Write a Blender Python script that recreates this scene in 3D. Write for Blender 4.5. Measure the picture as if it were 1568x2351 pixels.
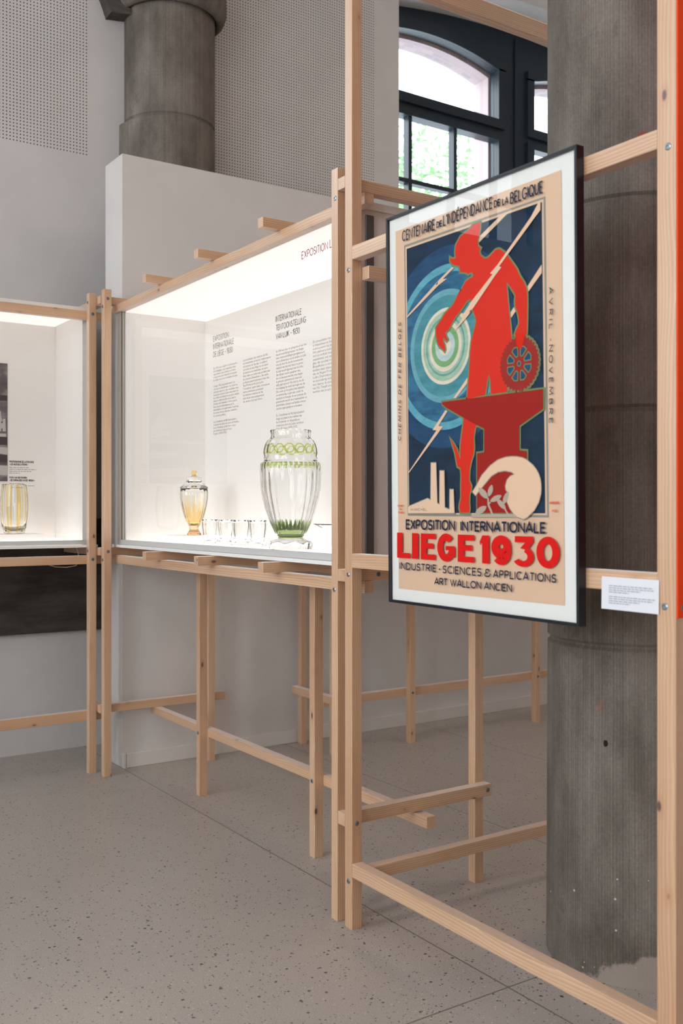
import bpy, bmesh, math, random, json
from mathutils import Vector, Matrix
random.seed(7)
for o in list(bpy.data.objects): bpy.data.objects.remove(o)
SC = bpy.context.scene
COL = SC.collection
PI = math.pi

# ------------------------------------------------------------------ camera
EYE = 1.4
TH = math.radians(34.0)
FPX, CX, HY = 2300.0, 784.0, 1168.0        # focal length and horizon, for a 1568 x 2351 picture
cam = bpy.data.cameras.new('camera')
cam.sensor_fit = 'HORIZONTAL'; cam.sensor_width = 24.0
cam.lens = FPX / 1568 * 24.0
cam.shift_y = -7.5 / 1568
cam.clip_start = 0.05; cam.clip_end = 200
cam.dof.use_dof = True; cam.dof.focus_distance = 3.95; cam.dof.aperture_fstop = 4.0
cam_o = bpy.data.objects.new('camera', cam); COL.objects.link(cam_o)
cam_o.location = (0, 0, EYE); cam_o.rotation_euler = (PI/2, 0, -TH)
SC.camera = cam_o
FW = Vector((math.sin(TH), math.cos(TH), 0)); RT = Vector((math.cos(TH), -math.sin(TH), 0))
def ray(u, v): return FW + RT*((u-CX)/FPX) + Vector((0, 0, (HY-v)/FPX))
def on_x(u, v, X):
    d = ray(u, v); t = X/d.x; return (t*d.y, EYE + t*d.z)      # (y, z) on the plane x = X
def on_y(u, v, Y):
    d = ray(u, v); t = Y/d.y; return (t*d.x, EYE + t*d.z)      # (x, z) on the plane y = Y

# ------------------------------------------------------------------ world, light, exposure
w = bpy.data.worlds.new('sky'); SC.world = w; w.use_nodes = True
bg = w.node_tree.nodes['Background']
bg.inputs[0].default_value = (0.84, 0.93, 1.0, 1); bg.inputs[1].default_value = 9.0
SC.view_settings.view_transform = 'Standard'; SC.view_settings.look = 'None'
SC.view_settings.exposure = -0.60; SC.view_settings.gamma = 1.0; SC.view_settings.use_curve_mapping = False
def area(name, loc, aim, sx, sy, power, col):
    l = bpy.data.lights.new(name, 'AREA'); l.shape = 'RECTANGLE'; l.size = sx; l.size_y = sy
    l.energy = power; l.color = col
    o = bpy.data.objects.new(name, l); COL.objects.link(o); o.location = loc
    o.rotation_euler = (Vector(aim)-Vector(loc)).to_track_quat('-Z', 'Y').to_euler()
    return o
DAY = (0.86, 0.94, 1.0); WARM = (1.0, 0.74, 0.54)
for yy in (-2.6, 0.6, 3.8):
    area('daylight', (-5.35, yy, 3.0), (0, yy, 2.6), 1.9, 3.4, 60, DAY)          # behind the windows on the left
for xx, yy, pw in ((-2.6, -3.0, 28), (1.2, -3.2, 30), (4.6, -2.6, 36), (-1.0, 1.6, 10), (4.6, 2.4, 52)):
    area('ceiling_lamp_light', (xx, yy, 5.95), (xx, yy, 0), 1.2, 0.5, pw, WARM)
cy = SC.cycles
cy.max_bounces = 12; cy.diffuse_bounces = 4; cy.glossy_bounces = 4; cy.transmission_bounces = 12
cy.transparent_max_bounces = 24; cy.caustics_reflective = False; cy.caustics_refractive = True; cy.blur_glossy = 0.6
cy.sample_clamp_indirect = 6.0
try: cy.use_denoising = True
except Exception: pass

# ------------------------------------------------------------------ materials
def lin(c):
    c /= 255.0
    return c/12.92 if c <= 0.04045 else ((c+0.055)/1.055)**2.4
def rgb(r, g, b): return (lin(r), lin(g), lin(b), 1)
class N:
    def __init__(s, name):
        s.m = bpy.data.materials.new(name); s.m.use_nodes = True
        s.t = s.m.node_tree; s.p = s.t.nodes['Principled BSDF']; s.out = s.t.nodes['Material Output']
    def n(s, typ, **kw):
        x = s.t.nodes.new(typ)
        for k, v in kw.items(): setattr(x, k, v)
        return x
    def l(s, a, b): s.t.links.new(a, b)
    def v(s, sock, val):
        if hasattr(val, 'links') or isinstance(val, bpy.types.NodeSocket): s.l(val, sock)
        else: sock.default_value = val
    def math(s, op, a, b=None, c=None, clamp=False):
        x = s.n('ShaderNodeMath', operation=op, use_clamp=clamp)
        s.v(x.inputs[0], a)
        if b is not None: s.v(x.inputs[1], b)
        if c is not None: s.v(x.inputs[2], c)
        return x.outputs[0]
    def coord(s, which='Object'): return s.n('ShaderNodeTexCoord').outputs[which]
    def world(s): return s.n('ShaderNodeNewGeometry').outputs['Position']
    def mapping(s, vec, scale=(1, 1, 1), loc=(0, 0, 0)):
        x = s.n('ShaderNodeMapping'); s.l(vec, x.inputs[0]); x.inputs['Scale'].default_value = scale
        if isinstance(loc, bpy.types.NodeSocket): s.l(loc, x.inputs['Location'])
        else: x.inputs['Location'].default_value = loc
        return x.outputs[0]
    def sep(s, vec):
        x = s.n('ShaderNodeSeparateXYZ'); s.l(vec, x.inputs[0]); return x.outputs
    def noise(s, vec, scale, detail=3, rough=0.55):
        x = s.n('ShaderNodeTexNoise'); s.l(vec, x.inputs['Vector'])
        x.inputs['Scale'].default_value = scale; x.inputs['Detail'].default_value = detail; x.inputs['Roughness'].default_value = rough
        return x.outputs['Fac']
    def ramp(s, fac, stops):
        x = s.n('ShaderNodeValToRGB'); s.l(fac, x.inputs[0]); e = x.color_ramp.elements
        while len(e) < len(stops): e.new(0.5)
        for i, (p, c) in enumerate(stops): e[i].position = p; e[i].color = c
        return x.outputs[0]
    def mix(s, fac, a, b, mode='MIX'):
        x = s.n('ShaderNodeMix', data_type='RGBA', blend_type=mode)
        s.v(x.inputs[0], fac); s.v(x.inputs[6], a); s.v(x.inputs[7], b); return x.outputs[2]
    def base(s, c, rough=0.5, spec=0.5, metal=0.0):
        s.v(s.p.inputs['Base Color'], c); s.v(s.p.inputs['Roughness'], rough)
        s.p.inputs['Specular IOR Level'].default_value = spec; s.p.inputs['Metallic'].default_value = metal
        return s
    def bump(s, h, strength=0.2, dist=0.002):
        x = s.n('ShaderNodeBump'); s.l(h, x.inputs['Height'])
        x.inputs['Strength'].default_value = strength; x.inputs['Distance'].default_value = dist
        s.l(x.outputs[0], s.p.inputs['Normal'])
M = {}
def plain(key, c, rough=0.5, spec=0.5, metal=0.0):
    M[key] = N(key).base(rgb(*c), rough, spec, metal).m

def make_wood(key, light, dark, knot):
    k = N(key)
    rnd = k.n('ShaderNodeObjectInfo').outputs['Random']
    off = k.n('ShaderNodeCombineXYZ'); k.l(k.math('MULTIPLY', rnd, 7.3), off.inputs[0]); k.l(k.math('MULTIPLY', rnd, 3.1), off.inputs[1]); k.l(k.math('MULTIPLY', rnd, 31.0), off.inputs[2])
    c = k.coord()
    c2 = k.mapping(c, (1, 1, 0.05), off.outputs[0])
    streak = k.noise(c2, 70, 3, 0.6)
    soft = k.noise(k.mapping(c, (1, 1, 0.12), off.outputs[0]), 9, 2, 0.5)
    # growth rings around a pith that lies outside the stick
    wob = k.n('ShaderNodeVectorMath', operation='SCALE'); 
    nz = k.n('ShaderNodeTexNoise'); k.l(k.mapping(c, (1, 1, 0.35), off.outputs[0]), nz.inputs['Vector']); nz.inputs['Scale'].default_value = 5
    k.l(nz.outputs['Color'], wob.inputs[0]); wob.inputs['Scale'].default_value = 0.035
    add = k.n('ShaderNodeVectorMath', operation='ADD'); k.l(k.mapping(c, (1, 1, 0.0), (0.045, 0.03, 0)), add.inputs[0]); k.l(wob.outputs[0], add.inputs[1])
    wv = k.n('ShaderNodeTexWave', wave_type='RINGS', rings_direction='Z', wave_profile='SAW'); k.l(add.outputs[0], wv.inputs['Vector'])
    wv.inputs['Scale'].default_value = 44; wv.inputs['Distortion'].default_value = 0.6; wv.inputs['Detail'].default_value = 1
    f = k.math('ADD', k.math('MULTIPLY', wv.outputs['Fac'], 0.55), k.math('MULTIPLY', streak, 0.60))
    f = k.math('ADD', f, k.math('MULTIPLY', k.math('SUBTRACT', soft, 0.5), 0.9))
    col = k.ramp(f, [(0.10, light), (0.95, dark)])
    # tone differs from stick to stick
    col = k.mix(k.math('MULTIPLY', rnd, 0.30), col, rgb(204, 150, 104))
    # knots
    vo = k.n('ShaderNodeTexVoronoi', feature='F1'); k.l(k.mapping(c, (1, 1, 0.5), off.outputs[0]), vo.inputs['Vector']); vo.inputs['Scale'].default_value = 13
    keep = k.math('GREATER_THAN', k.sep(vo.outputs['Color'])[0], 0.50)
    core = k.math('MULTIPLY', k.math('SUBTRACT', 1.0, k.math('DIVIDE', vo.outputs['Distance'], 0.10), clamp=True), keep)
    halo = k.math('MULTIPLY', k.math('SUBTRACT', 1.0, k.math('DIVIDE', vo.outputs['Distance'], 0.24), clamp=True), keep)
    col = k.mix(k.math('MULTIPLY', halo, 0.75), col, rgb(188, 126, 78))
    col = k.mix(k.math('MULTIPLY', core, 2.2, clamp=True), col, knot)
    k.p.inputs['Sheen Weight'].default_value = 0.8; k.p.inputs['Sheen Roughness'].default_value = 0.35; k.p.inputs['Coat Weight'].default_value = 0.9; k.p.inputs['Coat Roughness'].default_value = 0.38; k.p.inputs['Coat IOR'].default_value = 1.9; k.base(col, 0.5, 0.7); k.bump(streak, 0.10, 0.001)
    M[key] = k.m
make_wood('pine', rgb(234, 198, 162), rgb(186, 134, 91), rgb(84, 46, 26))

# perforated plaster wall: rows of small round holes on two panels
k = N('wall_perforated'); p = k.sep(k.world()); S = 0.01935
fx = k.math('SUBTRACT', k.math('FRACT', k.math('DIVIDE', p[0], S)), 0.5); fz = k.math('SUBTRACT', k.math('FRACT', k.math('DIVIDE', p[2], S)), 0.5)
d = k.math('SQRT', k.math('ADD', k.math('MULTIPLY', fx, fx), k.math('MULTIPLY', fz, fz)))
dot = k.math('SUBTRACT', 1.0, k.math('MULTIPLY', k.math('SUBTRACT', d, 0.155), 14.0), clamp=True)
left = k.math('LESS_THAN', p[0], 2.071); right = k.math('MULTIPLY', k.math('GREATER_THAN', p[0], 2.62), k.math('LESS_THAN', p[0], 4.167))
area_m = k.math('MULTIPLY', k.math('MAXIMUM', left, right), k.math('MULTIPLY', k.math('GREATER_THAN', p[2], 3.483), k.math('GREATER_THAN', p[0], 0.9)))
area_m = k.math('MULTIPLY', area_m, k.math('GREATER_THAN', k.math('MULTIPLY', k.sep(k.n('ShaderNodeNewGeometry').outputs['Normal'])[1], -1.0), 0.5))
wn = k.noise(k.world(), 2.5, 3)
wc = k.ramp(wn, [(0.3, rgb(205, 200, 197)), (0.7, rgb(213, 208, 205))])
k.base(k.mix(k.math('MULTIPLY', dot, area_m), wc, rgb(44, 38, 32)), 0.8, 0.2); M['wall_perforated'] = k.m
k = N('wall_white'); wn = k.noise(k.world(), 3.0, 3)
k.base(k.ramp(wn, [(0.3, rgb(213, 207, 203)), (0.7, rgb(220, 214, 210))]), 0.75, 0.25); M['wall_white'] = k.m
plain('ceiling_white', (222, 220, 218), 0.8, 0.2)
plain('skirting', (222, 216, 210), 0.45, 0.4)

# terrazzo floor with dark chips and saw-cut joints
k = N('terrazzo'); pos = k.world(); p = k.sep(pos)
col = k.ramp(k.noise(pos, 1.3, 4), [(0.3, rgb(169, 161, 155)), (0.7, rgb(182, 174, 168))])
col = k.mix(0.5, col, k.ramp(k.noise(pos, 260, 2), [(0.35, rgb(150, 139, 129)), (0.65, rgb(205, 194, 184))]))
for sc, thr, rad, cc in ((58, 0.74, 0.33, rgb(58, 56, 58)), (100, 0.60, 0.36, rgb(84, 79, 77)), (120, 0.80, 0.30, rgb(222, 212, 202)), (30, 0.93, 0.20, rgb(60, 62, 70))):
    vo = k.n('ShaderNodeTexVoronoi', feature='F1'); k.l(k.mapping(pos, (1, 1, 0)), vo.inputs['Vector']); vo.inputs['Scale'].default_value = sc
    cs = k.sep(vo.outputs['Color'])
    dd = k.math('ADD', vo.outputs['Distance'], k.math('MULTIPLY', k.math('SUBTRACT', k.noise(pos, sc*3.5, 1), 0.5), 0.22))
    msk = k.math('MULTIPLY', k.math('GREATER_THAN', cs[0], thr), k.math('LESS_THAN', dd, k.math('MULTIPLY', cs[1], rad)))
    col = k.mix(k.math('MULTIPLY', msk, 0.85), col, cc)
jm = None
for ax, at in ((0, 2.043), (0, 3.05), (0, 4.06), (1, 2.157), (1, -1.3)):
    j = k.math('LESS_THAN', k.math('ABSOLUTE', k.math('SUBTRACT', p[ax], at)), 0.0026)
    jm = j if jm is None else k.math('MAXIMUM', jm, j)
col = k.mix(k.math('MULTIPLY', jm, 0.8), col, rgb(92, 82, 74))
rg = k.math('ADD', 0.26, k.math('MULTIPLY', k.noise(pos, 6, 3), 0.14))
k.base(col, rg, 0.45); M['terrazzo'] = k.m

# board-marked concrete column
def make_concrete(key, base_patch, tone=1.0):
    k = N(key); c = k.coord(); p = k.sep(c)
    ang = k.math('ARCTAN2', p[1], p[0])
    vec = k.n('ShaderNodeCombineXYZ'); k.l(ang, vec.inputs[0]); k.l(p[2], vec.inputs[2])
    big = k.noise(k.mapping(c, (1, 1, 0.45)), 4.5, 5, 0.62)
    t = lambda r, g, b: rgb(r*tone, g*tone, b*tone)
    col = k.ramp(big, [(0.30, t(92, 86, 80)), (0.50, t(122, 116, 110)), (0.72, t(146, 140, 134))])
    lines = k.noise(k.mapping(vec.outputs[0], (60, 1, 0.35)), 1.0, 3, 0.6)
    col = k.mix(0.55, col, k.ramp(lines, [(0.35, t(84, 79, 74)), (0.65, t(158, 151, 144))]), 'SOFT_LIGHT')
    rib = k.math('SINE', k.math('ADD', k.math('MULTIPLY', ang, 190), k.math('MULTIPLY', k.noise(c, 6, 2), 5)))
    if base_patch: col = k.mix(k.math('MULTIPLY', k.math('ADD', rib, 1.0), 0.11), col, t(60, 56, 52))
    fine = k.noise(c, 120, 2)
    col = k.mix(0.3, col, k.ramp(fine, [(0.3, t(80, 76, 72)), (0.7, t(160, 154, 148))]), 'OVERLAY')
    # dark weathering stains
    st = k.ramp(k.noise(k.mapping(c, (1, 1, 0.8), (3, 1, 2)), 7, 6, 0.7), [(0.60, (0, 0, 0, 1)), (0.68, (1, 1, 1, 1))])
    col = k.mix(k.math('MULTIPLY', st, 0.35), col, t(58, 50, 45))
    rust = k.ramp(k.noise(k.mapping(c, (1, 1, 1), (9, 4, 1)), 5, 4, 0.6), [(0.70, (0, 0, 0, 1)), (0.80, (1, 1, 1, 1))])
    col = k.mix(k.math('MULTIPLY', rust, 0.5), col, t(140, 88, 66))
    if base_patch:
        # pale mortar smeared at the foot, the tie hole and a red paint mark
        edge = k.math('ADD', p[2], k.math('MULTIPLY', k.math('SUBTRACT', k.noise(c, 14, 5, 0.7), 0.5), 0.16))
        da = k.math('ABSOLUTE', k.math('SUBTRACT', ang, -1.75))
        lim = k.math('SUBTRACT', 0.185, k.math('MULTIPLY', da, 0.14))
        patch = k.math('MULTIPLY', k.math('SUBTRACT', lim, edge), 60, clamp=True)
        col = k.mix(k.math('MULTIPLY', patch, 0.85), col, rgb(172, 158, 148))
        sp = k.n('ShaderNodeTexVoronoi', feature='F1'); k.l(c, sp.inputs['Vector']); sp.inputs['Scale'].default_value = 31
        spk = k.math('MULTIPLY', k.math('LESS_THAN', sp.outputs['Distance'], k.math('MULTIPLY', k.sep(sp.outputs['Color'])[1], 0.11)), k.math('MULTIPLY', k.math('LESS_THAN', p[2], 0.32), k.math('GREATER_THAN', k.sep(sp.outputs['Color'])[0], 0.55)))
        col = k.mix(spk, col, rgb(196, 188, 180))
        def spot(a0, z0, ra, rz, colr, f):
            nonlocal col
            x = k.math('DIVIDE', k.math('SUBTRACT', ang, a0), ra); z = k.math('DIVIDE', k.math('SUBTRACT', p[2], z0), rz)
            q = k.math('ADD', k.math('MULTIPLY', x, x), k.math('MULTIPLY', z, z))
            q = k.math('ADD', q, k.math('MULTIPLY', k.math('SUBTRACT', k.noise(c, 60, 2), 0.5), 1.2))
            col = k.mix(k.math('MULTIPLY', k.math('LESS_THAN', q, 1.0), f), col, colr)
        spot(-2.74, 0.707, 0.026, 0.010, rgb(20, 18, 17), 1.0)
        spot(-2.34, 2.49, 0.05, 0.012, rgb(150, 74, 56), 0.75)
    k.base(col, 0.8, 0.3); k.bump(lines, 0.25, 0.004); M[key] = k.m
make_concrete('concrete', True, 1.12)
make_concrete('concrete_back', False, 1.10)
k = N('concrete_dark'); c = k.world()
k.base(k.ramp(k.noise(k.mapping(c, (0.6, 1, 2.5)), 3.5, 5, 0.65), [(0.3, rgb(52, 48, 45)), (0.7, rgb(92, 86, 80))]), 0.85, 0.2); M['concrete_dark'] = k.m
k = N('exterior_brick'); br = k.n('ShaderNodeTexBrick'); k.l(k.mapping(k.world(), (1, 1, 1)), br.inputs['Vector'])
br.inputs['Scale'].default_value = 5; br.inputs['Color1'].default_value = rgb(206, 184, 182); br.inputs['Color2'].default_value = rgb(180, 164, 168); br.inputs['Mortar'].default_value = rgb(190, 186, 186)
k.base(br.outputs['Color'], 0.9, 0.1); M['exterior_brick'] = k.m
plain('window_paint', (34, 46, 56), 0.38, 0.5)
plain('white_board', (240, 236, 231), 0.55, 0.3)
plain('white_gloss', (244, 241, 237), 0.18, 0.5)
plain('end_board', (232, 222, 214), 0.55, 0.3)
plain('aluminium', (206, 205, 202), 0.4, 0.5, 0.15)
plain('aluminium_dark', (104, 100, 102), 0.3, 0.5, 0.1)
plain('gasket', (112, 92, 62), 0.5)
plain('zinc', (172, 178, 186), 0.3, 0.5, 1.0)
plain('zinc_dark', (120, 124, 130), 0.45, 0.5, 0.5)
plain('black_frame', (16, 20, 28), 0.35, 0.5)
plain('mat_board', (236, 234, 228), 0.7, 0.2)
plain('print_tan', (224, 188, 158), 0.7, 0.15)
plain('print_grey', (146, 140, 128), 0.7, 0.15)
plain('print_leaf', (176, 160, 142), 0.7, 0.15)
plain('print_olive', (112, 128, 84), 0.7, 0.15)
plain('print_red', (214, 32, 0), 0.65, 0.2)
plain('print_brick', (152, 28, 20), 0.65, 0.2)
plain('print_ink', (28, 40, 60), 0.7, 0.15)
plain('print_title_red', (214, 16, 10), 0.65, 0.2)
plain('print_stamp', (222, 96, 76), 0.7, 0.15)
def brushed(key, a, b, sc=40):
    k = N(key); n = k.noise(k.mapping(k.coord(), (1, 0.25, 1)), sc, 4, 0.7)
    k.base(k.ramp(n, [(0.32, rgb(*a)), (0.68, rgb(*b))]), 0.7, 0.15); M[key] = k.m
brushed('print_navy', (10, 30, 48), (18, 52, 78), 30)
brushed('print_navy2', (16, 52, 88), (34, 82, 118), 30)
brushed('print_lteal', (74, 148, 166), (104, 172, 184), 60)
brushed('print_blue2', (20, 70, 106), (56, 118, 148), 30)
brushed('print_lblue', (90, 152, 166), (116, 170, 180), 60)
brushed('print_teal', (56, 124, 136), (84, 150, 158))
brushed('print_cream', (210, 200, 178), (228, 216, 194))
brushed('print_green2', (140, 176, 150), (176, 196, 170))
brushed('print_teal2', (86, 146, 142), (120, 168, 158))
brushed('print_green', (112, 158, 104), (130, 172, 118))
brushed('print_pale', (162, 192, 186), (190, 208, 202))
plain('panel_ink', (74, 62, 54), 0.6, 0.2)
plain('panel_text', (150, 138, 128), 0.6, 0.2)
plain('card_text', (178, 178, 188), 0.6, 0.2)
plain('vinyl_magenta', (140, 40, 86), 0.4, 0.4)
plain('card_white', (228, 228, 232), 0.6, 0.2)
plain('orange_red', (244, 70, 0), 0.5, 0.3)
plain('cable_white', (210, 205, 198), 0.5, 0.3)
plain('bark', (92, 78, 64), 0.9, 0.1)
plain('leaf_green', (142, 176, 132), 0.6, 0.3)
plain('pale_ground', (206, 210, 214), 0.9, 0.1)  # unseen outdoor paving, made pale to bounce skylight up onto the window soffit
for key, em in (('light_diffuser', 0.90), ('light_floor', 1.65)):
    k = N(key); k.base(rgb(240, 236, 232), 0.6, 0.2); k.p.inputs['Emission Color'].default_value = (1.0, 0.955, 0.93, 1); k.p.inputs['Emission Strength'].default_value = em; M[key] = k.m
def thin_glass(key, tint, refl):
    k = N(key); k.t.nodes.remove(k.p)
    tr = k.n('ShaderNodeBsdfTransparent'); tr.inputs[0].default_value = tint
    gl = k.n('ShaderNodeBsdfGlossy'); gl.inputs['Roughness'].default_value = 0.0
    lw = k.n('ShaderNodeFresnel'); lw.inputs['IOR'].default_value = 1.45
    mx = k.n('ShaderNodeMixShader'); k.l(k.math('MULTIPLY', k.math('MULTIPLY', lw.outputs[0], refl), k.math('SUBTRACT', 1.0, k.n('ShaderNodeNewGeometry').outputs['Backfacing'])), mx.inputs[0]); k.l(tr.outputs[0], mx.inputs[1]); k.l(gl.outputs[0], mx.inputs[2])
    k.l(mx.outputs[0], k.out.inputs[0]); M[key] = k.m
thin_glass('pane_glass', (0.992, 0.99, 0.988, 1), 0.8)
thin_glass('picture_glass', (0.99, 0.99, 0.99, 1), 0.5)
def crystal(key, colfn=None, ior=1.36):
    k = N(key); p = k.p
    p.inputs['Transmission Weight'].default_value = 1.0; p.inputs['Roughness'].default_value = 0.0; p.inputs['IOR'].default_value = ior
    p.inputs['Base Color'].default_value = (0.985, 0.99, 0.985, 1)
    if colfn: k.l(colfn(k), p.inputs['Base Color'])
    M[key] = k.m
crystal('crystal', None, 1.32)
crystal('crystal_cut', None, 1.45)
CLEAR = (0.985, 0.99, 0.985, 1)
def green_pattern(k):
    # ring of cut green lenses, a thin green collar line and green flames rising from the base
    p = k.sep(k.coord()); ang = k.math('ARCTAN2', p[1], p[0])
    a = k.math('SUBTRACT', k.math('FRACT', k.math('MULTIPLY', ang, 16/(2*PI))), 0.5)
    x = k.math('MULTIPLY', a, 0.0405); z = k.math('SUBTRACT', p[2], 0.4075)
    ax = k.math('ABSOLUTE', x); az = k.math('ABSOLUTE', z)
    octo = k.math('MAXIMUM', k.math('MAXIMUM', ax, az), k.math('MULTIPLY', k.math('ADD', ax, az), 0.7071))
    r = k.math('SQRT', k.math('ADD', k.math('MULTIPLY', x, x), k.math('MULTIPLY', z, z)))
    rad = k.math('SQRT', k.math('ADD', k.math('MULTIPLY', p[0], p[0]), k.math('MULTIPLY', p[1], p[1])))
    outer = k.math('GREATER_THAN', rad, k.math('SUBTRACT', 0.106, k.math('MULTIPLY', k.math('SUBTRACT', p[2], 0.39), 0.34)))
    ring = k.math('MULTIPLY', k.math('MULTIPLY', k.math('LESS_THAN', octo, 0.0200), k.math('GREATER_THAN', r, 0.0150)), outer)
    collar = k.math('MULTIPLY', k.math('LESS_THAN', k.math('ABSOLUTE', k.math('SUBTRACT', p[2], 0.344)), 0.007), k.math('GREATER_THAN', k.math('ABSOLUTE', k.math('SUBTRACT', k.math('FRACT', k.math('MULTIPLY', ang, 36/(2*PI))), 0.5)), 0.22))
    f = k.math('MULTIPLY', k.math('ABSOLUTE', k.math('SUBTRACT', k.math('FRACT', k.math('MULTIPLY', ang, 30/(2*PI))), 0.5)), 2.0)
    flame = k.math('LESS_THAN', p[2], k.math('ADD', 0.082, k.math('MULTIPLY', f, 0.042)))
    foot = k.math('GREATER_THAN', p[2], 0.044)
    g1 = k.math('MULTIPLY', flame, foot)
    col = k.mix(k.math('MAXIMUM', ring, k.math('MULTIPLY', collar, 0.8)), CLEAR, (0.40, 0.50, 0.04, 1))
    return k.mix(g1, col, (0.10, 0.165, 0.025, 1))
crystal('crystal_green', green_pattern)
def amber_streaks(k):
    p = k.sep(k.coord()); ang = k.math('ARCTAN2', p[1], p[0])
    s = k.math('ABSOLUTE', k.math('SUBTRACT', k.math('FRACT', k.math('MULTIPLY', ang, 12/(2*PI))), 0.5))
    h = k.math('ADD', 0.16, k.math('MULTIPLY', s, 0.16))
    m = k.math('MULTIPLY', k.math('SUBTRACT', h, p[2]), 9, clamp=True)
    return k.mix(k.math('MULTIPLY', m, 0.75), CLEAR, (0.98, 0.74, 0.30, 1))
crystal('crystal_amber', amber_streaks)
crystal('amber_glass', lambda k: k.mix(0.0, (0.93, 0.60, 0.28, 1), CLEAR))
crystal('amber_knob', lambda k: k.mix(0.0, (0.98, 0.76, 0.36, 1), CLEAR))
def amber_lines(k):
    p = k.sep(k.coord()); ang = k.math('ARCTAN2', p[1], p[0])
    s = k.math('ABSOLUTE', k.math('SUBTRACT', k.math('FRACT', k.math('MULTIPLY', ang, 8/(2*PI))), 0.5))
    return k.mix(k.math('GREATER_THAN', s, 0.40), CLEAR, (0.98, 0.74, 0.30, 1))
crystal('crystal_amber_lines', amber_lines)
k = N('photo_print'); c = k.coord(); p = k.sep(c)
n1 = k.noise(k.mapping(c, (1, 1, 1.6)), 9, 5, 0.6)
k.base(k.ramp(n1, [(0.30, rgb(66, 58, 62)), (0.52, rgb(104, 96, 98)), (0.75, rgb(172, 164, 162))]), 0.5, 0.3); M['photo_print'] = k.m
plain('photo_pale', (188, 180, 178), 0.5, 0.3); plain('photo_dark', (62, 54, 58), 0.5, 0.3); plain('photo_mid', (132, 122, 124), 0.5, 0.3)

# ------------------------------------------------------------------ builders
def link(name, me, mat, parent=None):
    o = bpy.data.objects.new(name, me); COL.objects.link(o)
    if mat: me.materials.append(M[mat])
    if parent: o.parent = parent
    return o
def finish(bm, name, mat, parent=None, loc=(0, 0, 0), smooth=False):
    me = bpy.data.meshes.new(name); bm.normal_update(); bm.to_mesh(me); bm.free()
    if smooth:
        for f in me.polygons: f.use_smooth = True
    o = link(name, me, mat, parent); o.location = Vector(loc) - world_loc(parent); return o
def world_loc(o):
    v = Vector((0, 0, 0))
    while o is not None: v += o.location; o = o.parent
    return v
def thing(name, loc, label, cat, group=None):
    o = bpy.data.objects.new(name, None); COL.objects.link(o); o.location = loc; o.empty_display_size = 0.1
    return tag(o, label, cat, group)
def tag(o, label, cat, group=None):
    o['label'] = label; o['category'] = cat
    if group: o['group'] = group
    return o
def struct(o): o['kind'] = 'structure'; return o
def hexa(bm, lo, hi):
    """lo, hi: four bottom and four top corners"""
    v = [bm.verts.new(p) for p in lo] + [bm.verts.new(p) for p in hi]
    for f in ((3, 2, 1, 0), (4, 5, 6, 7), (0, 1, 5, 4), (1, 2, 6, 5), (2, 3, 7, 6), (3, 0, 4, 7)): bm.faces.new([v[i] for i in f])
def addbox(bm, x0, x1, y0, y1, z0, z1):
    hexa(bm, [(x0, y0, z0), (x1, y0, z0), (x1, y1, z0), (x0, y1, z0)], [(x0, y0, z1), (x1, y0, z1), (x1, y1, z1), (x0, y1, z1)])
def box(name, x0, x1, y0, y1, z0, z1, mat, parent=None, bev=0.0):
    bm = bmesh.new(); cx, cy_, cz = (x0+x1)/2, (y0+y1)/2, z0
    addbox(bm, x0-cx, x1-cx, y0-cy_, y1-cy_, 0, z1-z0)
    if bev: bmesh.ops.bevel(bm, geom=bm.edges[:], offset=bev, segments=2, affect='EDGES', profile=0.5)
    return finish(bm, name, mat, parent, (cx, cy_, cz))
def stud(name, parent, x0, x1, y0, y1, z0, z1, mat='pine'):
    """a square-sawn stick whose local z runs along its length, so the grain follows it"""
    dx, dy, dz = x1-x0, y1-y0, z1-z0
    L = max(dx, dy, dz); c = Vector(((x0+x1)/2, (y0+y1)/2, (z0+z1)/2)); bm = bmesh.new()
    if L == dz: a, b, rot = dx, dy, (0, 0, 0)
    elif L == dx: a, b, rot = dz, dy, (0, PI/2, 0)
    else: a, b, rot = dx, dz, (-PI/2, 0, 0)
    addbox(bm, -a/2, a/2, -b/2, b/2, -L/2, L/2)
    bmesh.ops.bevel(bm, geom=bm.edges[:], offset=0.0016, segments=2, affect='EDGES', profile=0.5)
    o = finish(bm, name, mat, parent, c); o.rotation_euler = rot
    return o
def bolt(parent_part, loc, axis, mat='zinc', r=0.0085):
    """flat round screw head with a hex recess, lying on a face whose outward normal is axis; child of its stick"""
    bm = bmesh.new()
    prof = [(r, -0.001), (r, 0.0012), (r*0.72, 0.0028), (r*0.42, 0.0028), (r*0.38, 0.0004)]
    n = 20; rows = []
    for rr, z in prof: rows.append([bm.verts.new((rr*math.cos(2*PI*i/n), rr*math.sin(2*PI*i/n), z)) for i in range(n)])
    for a, b in zip(rows, rows[1:]):
        for i in range(n): bm.faces.new((a[i], a[(i+1) % n], b[(i+1) % n], b[i]))
    bm.faces.new(rows[-1]); bm.faces.new(rows[0][::-1])
    me = bpy.data.meshes.new('bolt'); bm.to_mesh(me); bm.free()
    o = link('bolt', me, mat); q = Vector(axis).to_track_quat('Z', 'Y')
    pm = parent_part.rotation_euler.to_matrix().to_4x4(); pm.translation = world_loc(parent_part)
    wm = q.to_matrix().to_4x4(); wm.translation = Vector(loc)
    o.parent = parent_part; o.matrix_local = pm.inverted() @ wm
    return o
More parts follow.
